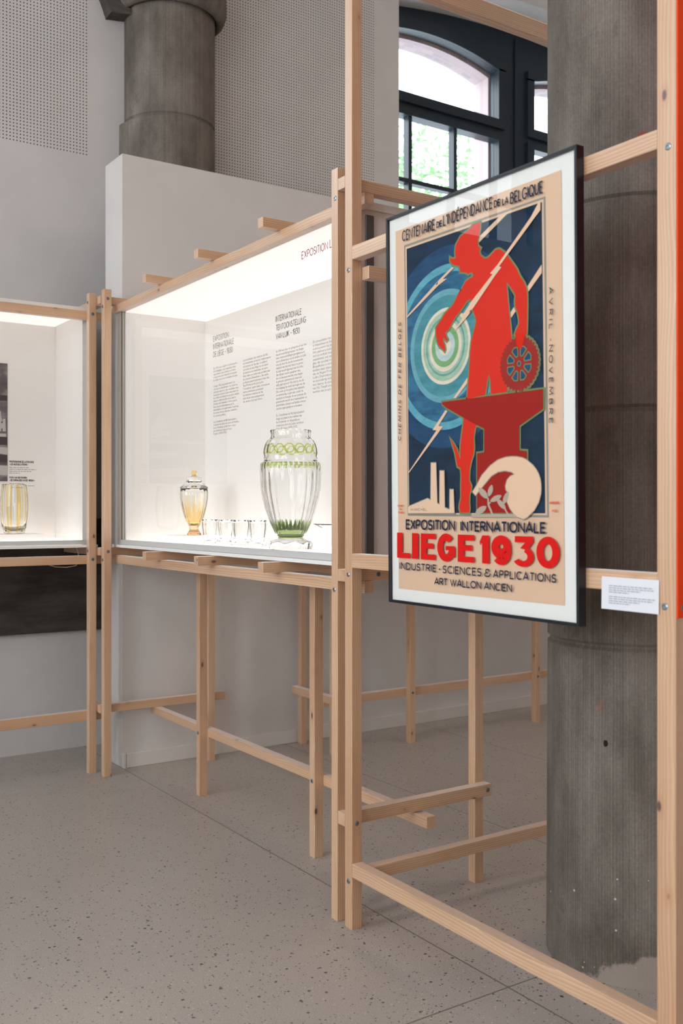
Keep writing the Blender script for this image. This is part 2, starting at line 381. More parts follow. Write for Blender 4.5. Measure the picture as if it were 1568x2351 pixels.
def wall(bm, y0, y1, x0, x1, z0, z1, cols):
    """slab in x-z with openings; cols = [(xa, xb, [(za, zb, rise), ...]), ...]"""
    x = x0
    for xa, xb, ops in sorted(cols):
        addbox(bm, x, xa, y0, y1, z0, z1); z = z0
        for za, zb, rise in sorted(ops):
            if za > z + 1e-4: addbox(bm, xa, xb, y0, y1, z, za)
            z = zb
            if rise:
                c, n = (xb-xa)/2, 28; R = (c*c+rise*rise)/(2*rise); top = zb + rise + 0.02
                arc = lambda t: zb + rise - R + math.sqrt(max(R*R-(t-(xa+xb)/2)**2, 0))
                for i in range(n):
                    t0, t1 = xa+(xb-xa)*i/n, xa+(xb-xa)*(i+1)/n
                    hexa(bm, [(t0, y0, arc(t0)), (t1, y0, arc(t1)), (t1, y1, arc(t1)), (t0, y1, arc(t0))], [(t0, y0, top), (t1, y0, top), (t1, y1, top), (t0, y1, top)])
                z = top
        if z1 > z + 1e-4: addbox(bm, xa, xb, y0, y1, z, z1)
        x = xb
    addbox(bm, x, x1, y0, y1, z0, z1)
def lathe(name, prof, mat, parent, loc, n=96, mod=None, closed=True, smooth=True):
    """prof: (radius, z) from the axis at the bottom, round the outside, and back inside to the axis"""
    bm = bmesh.new(); rows = []
    for i, (r, z) in enumerate(prof):
        if r < 1e-6: rows.append([bm.verts.new((0, 0, z))]); continue
        row = []
        for j in range(n):
            t = 2*PI*j/n; rr, zz = (r, z) if mod is None else mod(i, r, z, t)
            row.append(bm.verts.new((rr*math.cos(t), rr*math.sin(t), zz)))
        rows.append(row)
    for a, b in zip(rows, rows[1:]):
        for j in range(n):
            k2 = (j+1) % n
            if len(a) == 1 and len(b) == 1: continue
            if len(a) == 1: bm.faces.new((a[0], b[k2], b[j]))
            elif len(b) == 1: bm.faces.new((a[j], a[k2], b[0]))
            else: bm.faces.new((a[j], a[k2], b[k2], b[j]))
    bmesh.ops.recalc_face_normals(bm, faces=bm.faces[:])
    return finish(bm, name, mat, parent, loc, smooth)
def facing_x(x):
    """frame for flat work on a plane x = const that is read from -x: local x runs towards -y"""
    return lambda px_, py_, pz, lift=0.0: (x - lift, py_, pz)

# ------------------------------------------------------------------ stroke lettering
def arc(cx_, cy_, rx, ry, a0, a1, n=14):
    return [(cx_+rx*math.cos(math.radians(a0+(a1-a0)*i/n)), cy_+ry*math.sin(math.radians(a0+(a1-a0)*i/n))) for i in range(n+1)]
G = {
 'A': (.72, [[(0, 0), (.5, 1), (1, 0)], [(.2, .3), (.8, .3)]]), 'B': (.58, [[(0, 0), (0, 1)], [(0, 1)]+arc(.4, .77, .5, .23, 90, -90)+[(0, .54)], [(0, .54)]+arc(.45, .27, .55, .27, 90, -90)+[(0, 0)]]),
 'C': (.70, [arc(.55, .5, .55, .5, 48, 312, 24)]), 'D': (.66, [[(0, 0), (0, 1)]+arc(.3, .5, .7, .5, 90, -90, 20)+[(0, 0)]]),
 'E': (.50, [[(1, 1), (0, 1), (0, 0), (1, 0)], [(0, .52), (.85, .52)]]), 'F': (.48, [[(1, 1), (0, 1), (0, 0)], [(0, .5), (.85, .5)]]),
 'G': (.76, [arc(.52, .5, .52, .5, 48, 330, 24)+[(1, .44), (.58, .44)]]), 'H': (.64, [[(0, 0), (0, 1)], [(1, 0), (1, 1)], [(0, .5), (1, .5)]]),
 'I': (.0, [[(0, 0), (0, 1)]]), 'K': (.6, [[(0, 0), (0, 1)], [(1, 1), (0, .42)], [(.25, .55), (1, 0)]]), 'L': (.48, [[(0, 1), (0, 0), (1, 0)]]),
 'M': (.85, [[(0, 0), (.08, 1), (.5, .2), (.92, 1), (1, 0)]]), 'N': (.66, [[(0, 0), (0, 1), (1, 0), (1, 1)]]), 'O': (.80, [arc(.5, .5, .5, .5, 90, 450, 32)]),
 'P': (.54, [[(0, 0), (0, 1)], [(0, 1)]+arc(.45, .73, .55, .27, 90, -90)+[(0, .46)]]), 'Q': (.82, [arc(.5, .5, .5, .5, 90, 450, 32), [(.62, .28), (1, -.04)]]),
 'R': (.58, [[(0, 0), (0, 1)], [(0, 1)]+arc(.45, .74, .52, .26, 90, -90)+[(0, .48)], [(.4, .48), (1, 0)]]),
 'S': (.54, [arc(.52, .745, .46, .255, 35, 270, 16)+arc(.46, .25, .5, .25, 88, -150, 16)]), 'T': (.56, [[(.5, 0), (.5, 1)], [(0, 1), (1, 1)]]),
 'U': (.62, [[(0, 1)]+arc(.5, .36, .5, .36, 180, 360, 16)+[(1, 1)]]), 'V': (.70, [[(0, 1), (.5, 0), (1, 1)]]), 'W': (1.0, [[(0, 1), (.28, 0), (.5, .95), (.72, 0), (1, 1)]]),
 'X': (.60, [[(0, 0), (1, 1)], [(0, 1), (1, 0)]]), '1': (.16, [[(-.6, .72), (1, 1), (1, 0)]]), '9': (.60, [arc(.5, .68, .5, .32, 0, 360, 26), [(1, .68)]+arc(.45, .45, .55, .45, 10, -125, 14)]),
 '3': (.56, [[(.05, 1), (.95, 1), (.42, .6)]+arc(.42, .31, .56, .31, 80, -140, 18)]), '0': (.62, [arc(.5, .5, .5, .5, 90, 450, 32)]),
 '-': (.30, [[(0, .42), (1, .42)]]), '–': (.42, [[(0, .45), (1, .45)]]), '.': (.0, [[(0, 0), (0, .06)]]), "'": (.0, [[(0, .78), (0, 1)]]),
 '&': (.7, [arc(.45, .76, .28, .24, -20, 250, 14)+[(.5, .52)], arc(.42, .26, .42, .26, 80, 330, 16)+[(1, .42)]]), '«': (.3, [[(1, .7), (0, .45), (1, .2)]]), '»': (.3, [[(0, .7), (1, .45), (0, .2)]]),
}
G['É'] = (G['E'][0], G['E'][1]+[[(.4, 1.14), (.75, 1.32)]]); G['È'] = (G['E'][0], G['E'][1]+[[(.6, 1.14), (.25, 1.32)]])
def thicken(pts, wd):
    """quad strip along a polyline with mitred joints"""
    P = [Vector((p[0], p[1])) for p in pts]; Q = [P[0]]
    for p in P[1:]:
        if (p-Q[-1]).length > 1e-7: Q.append(p)
    closed = len(Q) > 3 and (Q[0]-Q[-1]).length < 1e-6
    if closed: Q.pop()
    n = len(Q); L = []
    for i in range(n):
        a = Q[i-1] if (i > 0 or closed) else None; b = Q[(i+1) % n] if (i < n-1 or closed) else None
        d1 = (Q[i]-a).normalized() if a is not None else None; d2 = (b-Q[i]).normalized() if b is not None else None
        if d1 is None: d1 = d2
        if d2 is None: d2 = d1
        n1 = Vector((-d1.y, d1.x)); n2 = Vector((-d2.y, d2.x)); m = n1+n2
        m = n1 if m.length < 1e-4 else m.normalized()
        s = min(1.0/max(m.dot(n1), 0.25), 2.2)
        L.append((Q[i]+m*s*wd/2, Q[i]-m*s*wd/2))
    out = []
    for i in range(n if closed else n-1):
        a, b = L[i], L[(i+1) % n]; out.append([tuple(a[0]), tuple(a[1]), tuple(b[1]), tuple(b[0])])
    return out
def letters(text, width, cap, wt, gap=0.16, space=0.34, slant=0.0):
    """list of quads in a local frame: baseline on y = 0, text from x = 0 to width"""
    tot, cells = 0.0, []
    for i, ch in enumerate(text):
        if ch == ' ': tot += space; continue
        wd = G[ch][0]; cells.append((ch, tot, wd, i)); tot += wd + gap
    tot -= gap; nl = len(cells)
    sx = (width - wt) / tot if tot > 0.05 else 0
    out = []
    for ch, x, wd, i in cells:
        for st in G[ch][1]:
            pts = [(wt/2 + (x + p[0]*(wd if wd > 0 else 1) )*sx, wt/2 + p[1]*(cap-wt)) for p in st]
            out += thicken([(a+slant*b, b) for a, b in pts], wt)
    return out
def rotate(polys, ang, x, y):
    c, s = math.cos(ang), math.sin(ang)
    return [[(x+a*c-b*s, y+a*s+b*c) for a, b in q] for q in polys]
def flat(name, polys, to3, mat, parent, ngon=False):
    """polygons in a local 2d frame put on a plane; one mesh"""
    bm = bmesh.new(); o_ = Vector(to3(0, 0)); up = (Vector(to3(1, 0))-o_).cross(Vector(to3(0, 1))-o_).normalized()*1.6e-5
    for qi, q in enumerate(polys):
        vs = [bm.verts.new(Vector(to3(*p)) + up*(qi % 7)) for p in q]       # hair-thin steps keep overlapping strokes apart
        if len(vs) <= 4: bm.faces.new(vs)
        else:
            e = [bm.edges.new((vs[i], vs[(i+1) % len(vs)])) for i in range(len(vs))]
            bmesh.ops.triangle_fill(bm, use_beauty=True, use_dissolve=False, edges=e)
    c = sum((v.co for v in bm.verts), Vector())/len(bm.verts)
    for v in bm.verts: v.co -= c
    bmesh.ops.recalc_face_normals(bm, faces=bm.faces[:])
    return finish(bm, name, mat, parent, c)
def body_text(name, lines, to3, x0, y_first, y_last, width, mat, parent, xscale=None):
    """small printed text: Blender's own sans letters as one flat mesh"""
    cu = bpy.data.curves.new(name, 'FONT'); cu.body = '\n'.join(lines); cu.size = 1.0; cu.resolution_u = 1; cu.space_line = 1.0
    to = bpy.data.objects.new('tmp', cu); COL.objects.link(to)
    dg = bpy.context.evaluated_depsgraph_get(); dg.update()
    me = bpy.data.meshes.new_from_object(to.evaluated_get(dg)); bpy.data.objects.remove(to)
    xs = [v.co.x for v in me.vertices]
    pitch = (y_first - y_last)/max(len(lines)-1, 1)
    sx = width/max(xs); sy = pitch*1.06 if len(lines) > 1 else sx
    for v in me.vertices:
        v.co = Vector((v.co.x*sx, v.co.y*pitch, 0))
    bm = bmesh.new(); bm.from_mesh(me); bpy.data.meshes.remove(me)
    for v in bm.verts: v.co = Vector(to3(x0+v.co.x, y_first+v.co.y))
    c = sum((v.co for v in bm.verts), Vector())/len(bm.verts)
    for v in bm.verts: v.co -= c
    return finish(bm, name, mat, parent, c)

# ------------------------------------------------------------------ the room
YW, YR = 5.75, 6.20                       # inner wall face, window plane
def window_cols(c): return [(c-1.59, c-0.21), (c+0.20, c+1.58)]
WCS = (5.95, -0.86)
b = bmesh.new(); addbox(b, -5, 9, -5, 6.5, -0.1, 0); struct(finish(b, 'floor', 'terrazzo'))
b = bmesh.new(); addbox(b, -5, 9, -5, 6.5, 6.2, 6.3); struct(finish(b, 'ceiling', 'ceiling_white'))
b = bmesh.new(); wall(b, YW, YR, -5, 9, 0, 6.2, [(c-1.573, c+1.573, [(3.48, 5.24, 0.165)]) for c in WCS]); struct(finish(b, 'wall_back', 'wall_perforated'))
b = bmesh.new(); addbox(b, 9, 9.15, -5, 6.5, 0, 6.2); struct(finish(b, 'wall_right', 'wall_white'))
b = bmesh.new(); addbox(b, -5, 9, -5.15, -5, 0, 6.2); struct(finish(b, 'wall_front', 'wall_white'))
b = bmesh.new()
for y0, y1 in ((-5, -3.6), (-1.6, -0.4), (1.6, 2.8), (4.8, 6.5)): addbox(b, -5.2, -5, y0, y1, 0, 6.2)
for y0, y1 in ((-3.6, -1.6), (-0.4, 1.6), (2.8, 4.8)): addbox(b, -5.2, -5, y0, y1, 0, 1.2); addbox(b, -5.2, -5, y0, y1, 4.8, 6.2)
struct(finish(b, 'wall_left', 'wall_white'))
# half-height wall that boxes in the rear column
struct(box('wall_half', 2.045, 7.2, 5.15, 5.40, 0, 3.32, 'wall_white'))
struct(box('baseboard_half', 2.062, 7.2, 5.128, 5.149, 0, 0.079, 'skirting', bev=0.003))
b = bmesh.new(); addbox(b, 2.045, 2.058, 5.128, 5.149, 0, 0.079); struct(finish(b, 'trim_1', 'skirting'))
# dark concrete beam along the foot of the back wall
struct(box('trim_2', -4.9, 2.30, 5.702, 5.749, 0.689, 1.342, 'concrete_dark', bev=0.006))
# arched windows: painted frame, sashes, muntins, panes
for wi, c in enumerate(WCS):
    root = bpy.data.objects.new('window_%d' % (wi+1), None); COL.objects.link(root); root.location = (c, YR, 3.48); struct(root)
    b = bmesh.new(); cols = []
    for xa, xb in window_cols(c): cols.append((xa, xb, [(3.55, 4.465, 0), (4.64, 5.045, 0.105)]))
    wall(b, YR+0.001, YR+0.07, c-1.75, c+1.75, 3.35, 5.6, cols); finish(b, 'window_frame', 'window_paint', root)
    for xa, xb in window_cols(c):
        b = bmesh.new(); wd = 0.075; y0, y1 = YR-0.03, YR
        # raised sash round the arched top light and the lower light
        wall(b, y0, y1, xa-wd, xb+wd, 4.64-wd, 4.64, []); 
        for (sx0, sx1) in ((xa-wd, xa), (xb, xb+wd)): addbox(b, sx0, sx1, y0, y1, 4.64, 5.06)
        n = 26; hw = (xb-xa)/2; R = (hw*hw+0.105**2)/(0.21); xm = (xa+xb)/2
        az = lambda t: 5.045+0.105-R+math.sqrt(max(R*R-(min(max(t, xa), xb)-xm)**2, 0))
        for i in range(n):
            t0, t1 = xa-wd+(xb-xa+2*wd)*i/n, xa-wd+(xb-xa+2*wd)*(i+1)/n
            hexa(b, [(t0, y0, az(t0)), (t1, y0, az(t1)), (t1, y1, az(t1)), (t0, y1, az(t0))], [(t0, y0, az(t0)+wd), (t1, y0, az(t1)+wd), (t1, y1, az(t1)+wd), (t0, y1, az(t0)+wd)])
        addbox(b, xa-wd, xb+wd, y0, y1, 4.465, 4.465+0.055); addbox(b, xa-wd, xa, y0, y1, 3.48, 4.465); addbox(b, xb, xb+wd, y0, y1, 3.48, 4.465); addbox(b, xa, xb, y0, y1, 3.48, 3.55)
        finish(b, 'sash', 'window_paint', root)
        b = bmesh.new()
        for f in (1/3, 2/3): addbox(b, xa+(xb-xa)*f-0.017, xa+(xb-xa)*f+0.017, YR-0.015, YR+0.05, 3.55, 4.465)
        for z in (3.96,): addbox(b, xa, xb, YR-0.012, YR+0.047, z-0.017, z+0.017)
        finish(b, 'muntin', 'window_paint', root)
        b = bmesh.new(); addbox(b, xa, xb, YR+0.03, YR+0.036, 3.55, 5.15); finish(b, 'pane', 'pane_glass', root)
    b = bmesh.new(); addbox(b, c-0.012, c+0.012, YR-0.016, YR, 3.48, 5.36); finish(b, 'mullion_bead', 'window_paint', root)
# brick outer skin with a segmental arch over each light
b = bmesh.new(); cols = []
for c in WCS:
    for xa, xb in window_cols(c): cols.append((xa+0.01, xb-0.01, [(3.5, 5.02, 0.105)]))
wall(b, YR+0.09, YR+0.27, -5, 9, 0, 6.3, cols); struct(finish(b, 'wall_outer', 'exterior_brick'))
b = bmesh.new(); addbox(b, -30, 60, 6.5, 60, -0.12, -0.02); struct(finish(b, 'ground', 'pale_ground'))
for ti, (tx_, ty_, rr, zc, lab) in enumerate(((9.6, 12.0, 1.25, 5.6, 'pale green leafy tree outside behind the middle panes of the arched window'), (6.4, 13.0, 1.15, 5.5, 'pale green tree outside at the left edge of the arched window'))):
    t = thing('tree', (tx_, ty_, -0.02), lab, 'tree', 'trees outside the window')
    lathe('trunk', [(0, 0), (0.16, 0), (0.12, 2.5), (0.07, zc-0.5), (0, zc-0.4)], 'bark', t, (tx_, ty_, -0.02), 12)
    b = bmesh.new()
    for i in range(2600):
        v = Vector((random.gauss(0, 1), random.gauss(0, 1), random.gauss(0, 1))).normalized() * rr * random.random()**0.45
        v.z *= 1.35; q = Matrix.Rotation(random.random()*6.28, 3, Vector((random.random()-.5, random.random()-.5, random.random()-.5)).normalized())
        s = random.uniform(0.05, 0.10)
        b.faces.new([b.verts.new(v + q @ Vector(p)) for p in ((-s, 0, 0), (0, -s*.5, s*.1), (s, 0, 0), (0, s*.5, s*.1))])
    finish(b, 'foliage', 'leaf_green', t, (tx_, ty_, zc))

# ------------------------------------------------------------------ columns
def column(name, x, y, r, seams, top, mat, label, ring=None, mod=None):
    t = thing(name, (x, y, 0), label, 'column', 'concrete columns of the hall')
    pr = [(0, 0), (r+0.004, 0)]
    for s in seams: pr += [(r, s-0.012), (r-0.009, s-0.003), (r-0.009, s+0.003), (r, s+0.012)]
    pr += [(r, top), (0, top)]
    lathe('shaft', pr, mat, t, (x, y, 0), 128, mod, smooth=False)
    if ring:
        z, R = ring
        lathe('capital_ring', [(r-0.01, z+0.06), (r+0.012, z), (r+0.03, z-0.005), (R-0.015, z+0.02), (R, z+0.06), (R, z+0.30), (r-0.01, z+0.34)], mat, t, (x, y, 0), 128)
    return t
column('concrete_column', 2.545, 2.12, 0.265, (0.992, 1.695, 2.315), 6.199, 'concrete', 'thick grey concrete column standing behind the framed poster, seen down to the floor')
rear = column('concrete_column', 2.562, 5.681, 0.275, (3.72,), 6.199, 'concrete_back', 'weathered brown grey concrete column rising above the half-height white wall', (4.375, 0.345), lambda i, r, z, t: (r + (0.072*math.exp(-((t-2.75)/0.42)**2)*(1.0 if z < 3.70 else 0.5) if 0.1 < r and z < 3.715 else 0), z))
b = bmesh.new()
hexa(b, [(-0.10, -0.05, 0), (0.12, -0.10, 0.02), (0.12, 0.06, 0.02), (-0.10, 0.06, 0)], [(-0.14, -0.03, 0.11), (0.12, -0.08, 0.14), (0.12, 0.06, 0.14), (-0.14, 0.06, 0.11)])
bmesh.ops.subdivide_edges(b, edges=b.edges[:], cuts=4)
for v in b.verts: v.co += Vector((random.uniform(-.006, .006), random.uniform(-.006, .006), random.uniform(-.006, .006)))
finish(b, 'broken_ledge', 'concrete_dark', rear, (2.275, 5.70, 4.325))

# ------------------------------------------------------------------ main timber stand
T = thing('timber_stand', (2.2, 3.95, 0), 'bare pine stand of bolted sticks carrying the large lit showcase with the green vase', 'display stand', 'pine stands')
Z = -1; NX, NY = (-1, 0, 0), (0, -1, 0)
p1 = stud('post', T, 1.888, 1.928, 2.823, 2.861, 0, 2.558)
l2 = stud('post', T, 1.894, 1.934, 5.020, 5.060, 0, 2.547)
e1 = stud('post', T, 2.506, 2.546, 2.823, 2.861, 0, 2.54)
a2 = stud('post', T, 2.496, 2.536, 5.020, 5.060, 0, 2.54)
la = stud('leg', T, 2.153, 2.193, 4.425, 4.463, 0, 1.111)
lb = stud('leg', T, 2.153, 2.193, 3.384, 3.424, 0, 1.111)
for z0, z1, xe in ((2.478, 2.518, 2.62), (1.155, 1.196, 2.62), (0.333, 0.377, 2.549)):
    cr = stud('cross_rail', T, 1.888, xe, 2.780, 2.8215, z0, z1)
    if z0 < 1: bolt(cr, (2.530, 2.780, 0.356), NY, 'zinc_dark')
    elif z0 < 2: bolt(cr, (2.028, 2.780, 1.176), NY, 'zinc_dark')
for z0, z1, xe in ((2.478, 2.518, 2.62), (1.155, 1.196, 2.62), (0.326, 0.369, 2.62)): stud('cross_rail', T, 1.888, xe, 5.0615, 5.101, z0, z1)
stud('long_beam', T, 1.970, 2.010, 2.781, 5.10, 2.439, 2.4775)
stud('long_beam', T, 1.970, 2.010, 2.781, 5.10, 1.112, 1.1545)
stud('long_beam', T, 2.455, 2.493, 2.781, 5.10, 1.112, 1.1545)
stud('low_rail', T, 2.194, 2.234, 2.723, 5.111, 0.286, 0.326)
for y0 in (3.338, 3.902, 4.464):
    stud('joist', T, 1.890, 2.56, y0, y0+0.0405, 2.478, 2.516); stud('joist', T, 1.890, 2.56, y0, y0+0.0405, 1.155, 1.195)
bolt(p1, (1.888, 2.838, 2.456), NX); bolt(p1, (1.888, 2.842, 1.125), NX); bolt(l2, (1.914, 5.020, 2.498), NY, 'zinc_dark'); bolt(l2, (1.894, 5.040, 2.458), NX, 'zinc_dark')
bolt(l2, (1.916, 5.020, 1.176), NY, 'zinc_dark'); bolt(l2, (1.894, 5.040, 1.133), NX, 'zinc_dark')
bolt(la, (2.153, 4.444, 0.306), NX, 'zinc_dark'); bolt(lb, (2.153, 3.404, 0.306), NX, 'zinc_dark')

# ------------------------------------------------------------------ left timber stand
T2 = thing('timber_stand', (1.1, 5.3, 0), 'bare pine stand at the left edge carrying the lit showcase with the photograph', 'display stand', 'pine stands')
l1 = stud('post', T2, 1.853, 1.893, 5.1305, 5.1695, 0, 2.54)
stud('post', T2, 0.36, 0.40, 5.1305, 5.1695, 0, 2.54)
for z0, z1 in ((2.405, 2.451), (1.106, 1.151), (0.273, 0.326)): stud('long_rail', T2, 0.34, 1.955, 5.171, 5.211, z0, z1)
for z0, z1, ye in ((2.478, 2.518, 5.66), (1.1525, 1.190, 5.66), (0.327, 0.369, 5.23)): stud('cross_rail', T2, 1.894, 1.934, 5.132, ye, z0, z1)
stud('cross_rail', T2, 0.40, 0.44, 5.132, 5.66, 1.1525, 1.190)
bolt(l1, (1.873, 5.1305, 2.43), NY, 'zinc_dark'); bolt(l1, (1.853, 5.150, 2.492), NX, 'zinc_dark'); bolt(l1, (1.873, 5.1305, 1.132), NY, 'zinc_dark'); bolt(l1, (1.853, 5.150, 1.178), NX, 'zinc_dark')

# ------------------------------------------------------------------ poster partition
T3 = thing('timber_partition', (1.91, 2.1, 0), 'tall open pine frame that the red poster hangs on', 'partition')
p2 = stud('post', T3, 1.888, 1.928, 2.737, 2.7785, 0, 3.45)
p3 = stud('post', T3, 1.888, 1.928, 1.451, 1.503, 0, 3.45)
for z0, z1 in ((2.227, 2.272), (1.204, 1.251), (0.176, 0.222)): stud('rail', T3, 1.888, 1.928, 1.5035, 2.7365, z0, z1)
stud('brace', T3, 1.929, 3.1, 2.698, 2.7365, 0.168, 0.210)
stud('brace', T3, 1.929, 2.7, 2.698, 2.7365, 2.163, 2.206)
stud('brace', T3, 1.929, 4.2, 2.698, 2.7365, 3.166, 3.228)
bolt(p2, (1.888, 2.757, 2.196), NX); bolt(p2, (1.888, 2.758, 1.181), NX); bolt(p2, (1.908, 2.737, 0.352), NY, 'zinc_dark'); bolt(p2, (1.888, 2.757, 0.158), NX, 'zinc_dark')
bolt(p3, (1.888, 1.472, 2.223), NX); bolt(p3, (1.888, 1.481, 1.177), NX)

# ------------------------------------------------------------------ rear timber stand
T4 = thing('timber_stand', (4.3, 4.9, 0), 'bare pine stand in the background against the white half wall, seen between the posts', 'display stand', 'pine stands')
posts = [stud('leg', T4, 3.131, 3.171, 5.068, 5.108, 0, 1.19), stud('leg', T4, 3.131, 3.171, 4.725, 4.765, 0, 1.19), stud('leg', T4, 3.681, 3.721, 4.725, 4.765, 0, 1.111), stud('leg', T4, 4.721, 4.761, 4.726, 4.766, 0, 1.111), stud('leg', T4, 5.56, 5.60, 4.725, 4.765, 0, 1.19)]
stud('long_rail', T4, 3.09, 5.66, 4.7665, 4.806, 0.274, 0.324)
stud('long_rail', T4, 3.09, 5.66, 4.7665, 4.806, 1.112, 1.152)
stud('cross_rail', T4, 3.09, 3.130, 4.66, 5.115, 0.302, 0.345); stud('cross_rail', T4, 3.09, 3.130, 4.66, 5.115, 1.153, 1.19)
stud('cross_rail', T4, 5.601, 5.641, 4.66, 5.115, 0.326, 0.369); stud('cross_rail', T4, 5.601, 5.641, 4.66, 5.115, 1.153, 1.19)
box('table_board', 3.08, 5.66, 4.66, 5.12, 1.1905, 1.209, 'white_board', T4, 0.002)
bolt(posts[0], (3.131, 5.098, 0.322), NX, 'zinc_dark'); bolt(posts[2], (3.702, 4.725, 0.300), NY, 'zinc_dark'); bolt(posts[3], (4.742, 4.726, 0.300), NY, 'zinc_dark')

# ------------------------------------------------------------------ main showcase
XB = 2.474
K = thing('showcase', (2.2, 3.95, 1.197), 'long lit white glass-fronted showcase with text panels and the green vase', 'display case', 'lit showcases')
box('base_tray', 1.968, 2.490, 2.865, 5.099, 1.197, 1.2115, 'white_gloss', K, 0.0015)
box('light_floor', 2.0125, XB, 2.886, 5.019, 1.212, 1.235, 'light_floor', K)
box('sill_profile', 1.990, 2.0115, 2.866, 5.095, 1.212, 1.237, 'aluminium', K, 0.001)
bp = box('back_panel', XB, 2.490, 2.886, 5.019, 1.212, 2.4335, 'white_board', K)
box('end_panel', 2.0125, 2.490, 5.0195, 5.098, 1.212, 2.449, 'white_board', K)
ep = box('end_panel', 2.0125, 2.490, 2.866, 2.8855, 1.212, 2.449, 'end_board', K)
box('corner_profile', 2.032, 2.066, 2.858, 2.8655, 1.213, 2.43, 'aluminium_dark', K, 0.001)
box('corner_profile', 1.990, 2.0115, 5.032, 5.096, 1.2375, 2.4385, 'aluminium', K, 0.001)
box('gasket', 1.9905, 1.9965, 5.0235, 5.0295, 1.2375, 2.4385, 'gasket', K)
box('glass_front', 1.999, 2.005, 2.870, 5.022, 1.2375, 2.4385, 'pane_glass', K)
box('light_ceiling', 2.0125, 2.489, 2.886, 5.019, 2.437, 2.449, 'light_diffuser', K)
box('lid', 2.012, 2.490, 2.855, 5.098, 2.4495, 2.4765, 'white_board', K, 0.001)
def toB(x, z, lift=0.0004): return (XB-lift, -x, z)            # x grows to the right, that is towards -y
def line_on(u0, v0, u1, vt, X):
    a = on_x(u0, v0, X); bb = on_x(u1, v0, X); t = on_x(u0, vt, X); return -a[0], a[1], a[0]-bb[0], t[1]-a[1]
def heading(text, u0, v0, u1, vt, wt, mat='panel_ink'):
    x, z, wd, cap = line_on(u0, v0, u1, vt, XB); q = letters(text, wd, cap, wt, 0.20, 0.34)
    flat('heading', [[(a+x, b_+z) for a, b_ in s] for s in q], toB, mat, bp)
heading('EXPOSITION', 489.6, 784.8, 525.3, 772.5, 0.0026); heading('INTERNATIONALE', 489.6, 802.7, 536.8, 790.0, 0.0026); heading('DE LIÈGE – 1930', 490, 820.6, 534.2, 808.3, 0.0026)
heading('INTERNATIONALE', 633.1, 740.2, 692.4, 726.1, 0.0032); heading('TENTOONSTELLING', 633.4, 760, 702.7, 746.4, 0.0032); heading('VAN LUIK – 1930', 633.4, 779.7, 688.2, 766.7, 0.0032)
def column_text(lines, u0, v0, v1, u1):
    a = on_x(u0, v0, XB); c_ = on_x(u0, v1, XB); e = on_x(u1, v0, XB)
    body_text('printed_text', lines, toB, -a[0], a[1], c_[1], a[0]-e[0], 'panel_text', bp)
column_text(['In 1930 worden ter gelegenheid van het', 'tweehonderdjarig bestaan van België', 'twee tentoonstellingen georganiseerd,', 'een in Antwerpen en de andere in Luik,', 'met als doel de steeds toenemende', 'vitaliteit van het land weer te geven.', 'In Luik wordt afgestapt van het idee', 'dat vijf jaar eerder gangbaar was:', 'de voorwerpen worden niet langer', 'in geheelen gemonteerd, maar per', 'wijk gegroepeerd. Het doel is om de', 'vooruitgang die sinds het begin van de', '20e eeuw op het gebied van industrie', 'en wetenschap is geboekt, onder de', 'aandacht te brengen. In een periode die', 'gekenmerkt wordt door nationalisme en', 'patriottisme, kiezen veel landen ervoor', 'om hun eigen paviljoen te bouwen.', '', 'De Cristalleries du Val Saint-Lambert', 'krijgt een plaats in het midden van', 'het Keramiek- en Glaspaviljoen,', 'ontworpen door de Luikse architect', 'Victor Rogister (1874-1955).'], 634, 810, 987.6, 704.5)
column_text(['De presentatie van de creaties', 'is majestueus en kan rekenen op', 'enthousiasme bij de pers.', 'Het plafond is bekleed met', 'stof en verlicht met lantaarns', 'maankristal, een satijn', 'glas, dat speciaal voor', 'Bruxelloise» is vervaardigd.', 'midden staat majestueus', 'van de Negen Provincies', 'Ledru. Daaromheen staan', 'en zesendertig verlichte', 'met daarop de nieuwste', 'van Val. Twaalf ervan', 'werken van Joseph Simon.'], 718.3, 788, 902.8, 792)
column_text(['En 1930, pour célébrer le bicentenaire', 'de la Belgique, sont organisées deux', 'expositions : une à Anvers et l’autre', 'à Liège avec pour objectif de montrer', 'la vitalité sans cesse croissante du pays.', '', 'à Liège, l’idée qui prédominait il y a', 'cinq ans est abandonnée : les objets ne', 'sont plus exposés à des ensembles, mais', 'réunis par section. L’objet important est', 'de mettre en lumière les progrès réalisés', 'depuis le début du 20e siècle dans le', 'domaine de l’industrie et de la science.', 'Dans une période marquée par le', 'nationalisme et le patriotisme, beaucoup', 'de nations font le choix de construire', 'leur propre pavillon.', '', 'Les Cristalleries du Val Saint-Lambert', 'occupent une place au centre du Pavillon', 'de la Céramique et du Verre, conçu', 'par l’architecte liégeois Victor', 'Rogister (1874-1955).'], 490.2, 848.5, 998.4, 548.5)
column_text(['La présentation des créations du Val', 'est majestueuse et suscite l’enthousiasme', 'de la presse de l’époque. Le plafond', 'est tendu de tissu drapé et est éclairé', 'de lanternes en cristal-lune, un verre', 'blanc satiné en opalescent, produit pour', 'la « Lanterne Bruxelloise ». Au centre', 'se dresse majestueusement le vase des', 'Neuf Provinces de Léon Ledru.', 'Tout autour, quatre tables et trente-six', 'vitrines lumineuses présentent', 'les dernières créations du Val,', 'dont douze sont exclusivement', 'des œuvres de Joseph Simon.'], 558.2, 830, 925, 622)
for text, u0, v0, u1, vt in (('EXPOSITION', 692, 596.0, 752.5, 578.0), ('LIÈGE', 756.3, 570.0, 782, 549.0)):
    x, z, wd, cap = line_on(u0, v0, u1, vt, 1.998); q = letters(text, wd, cap, 0.0034, 0.22)
    flat('glass_lettering', [[(a+x, b_+z) for a, b_ in s] for s in q], lambda a, c_: (1.9984, -a, c_), 'vinyl_magenta', K)
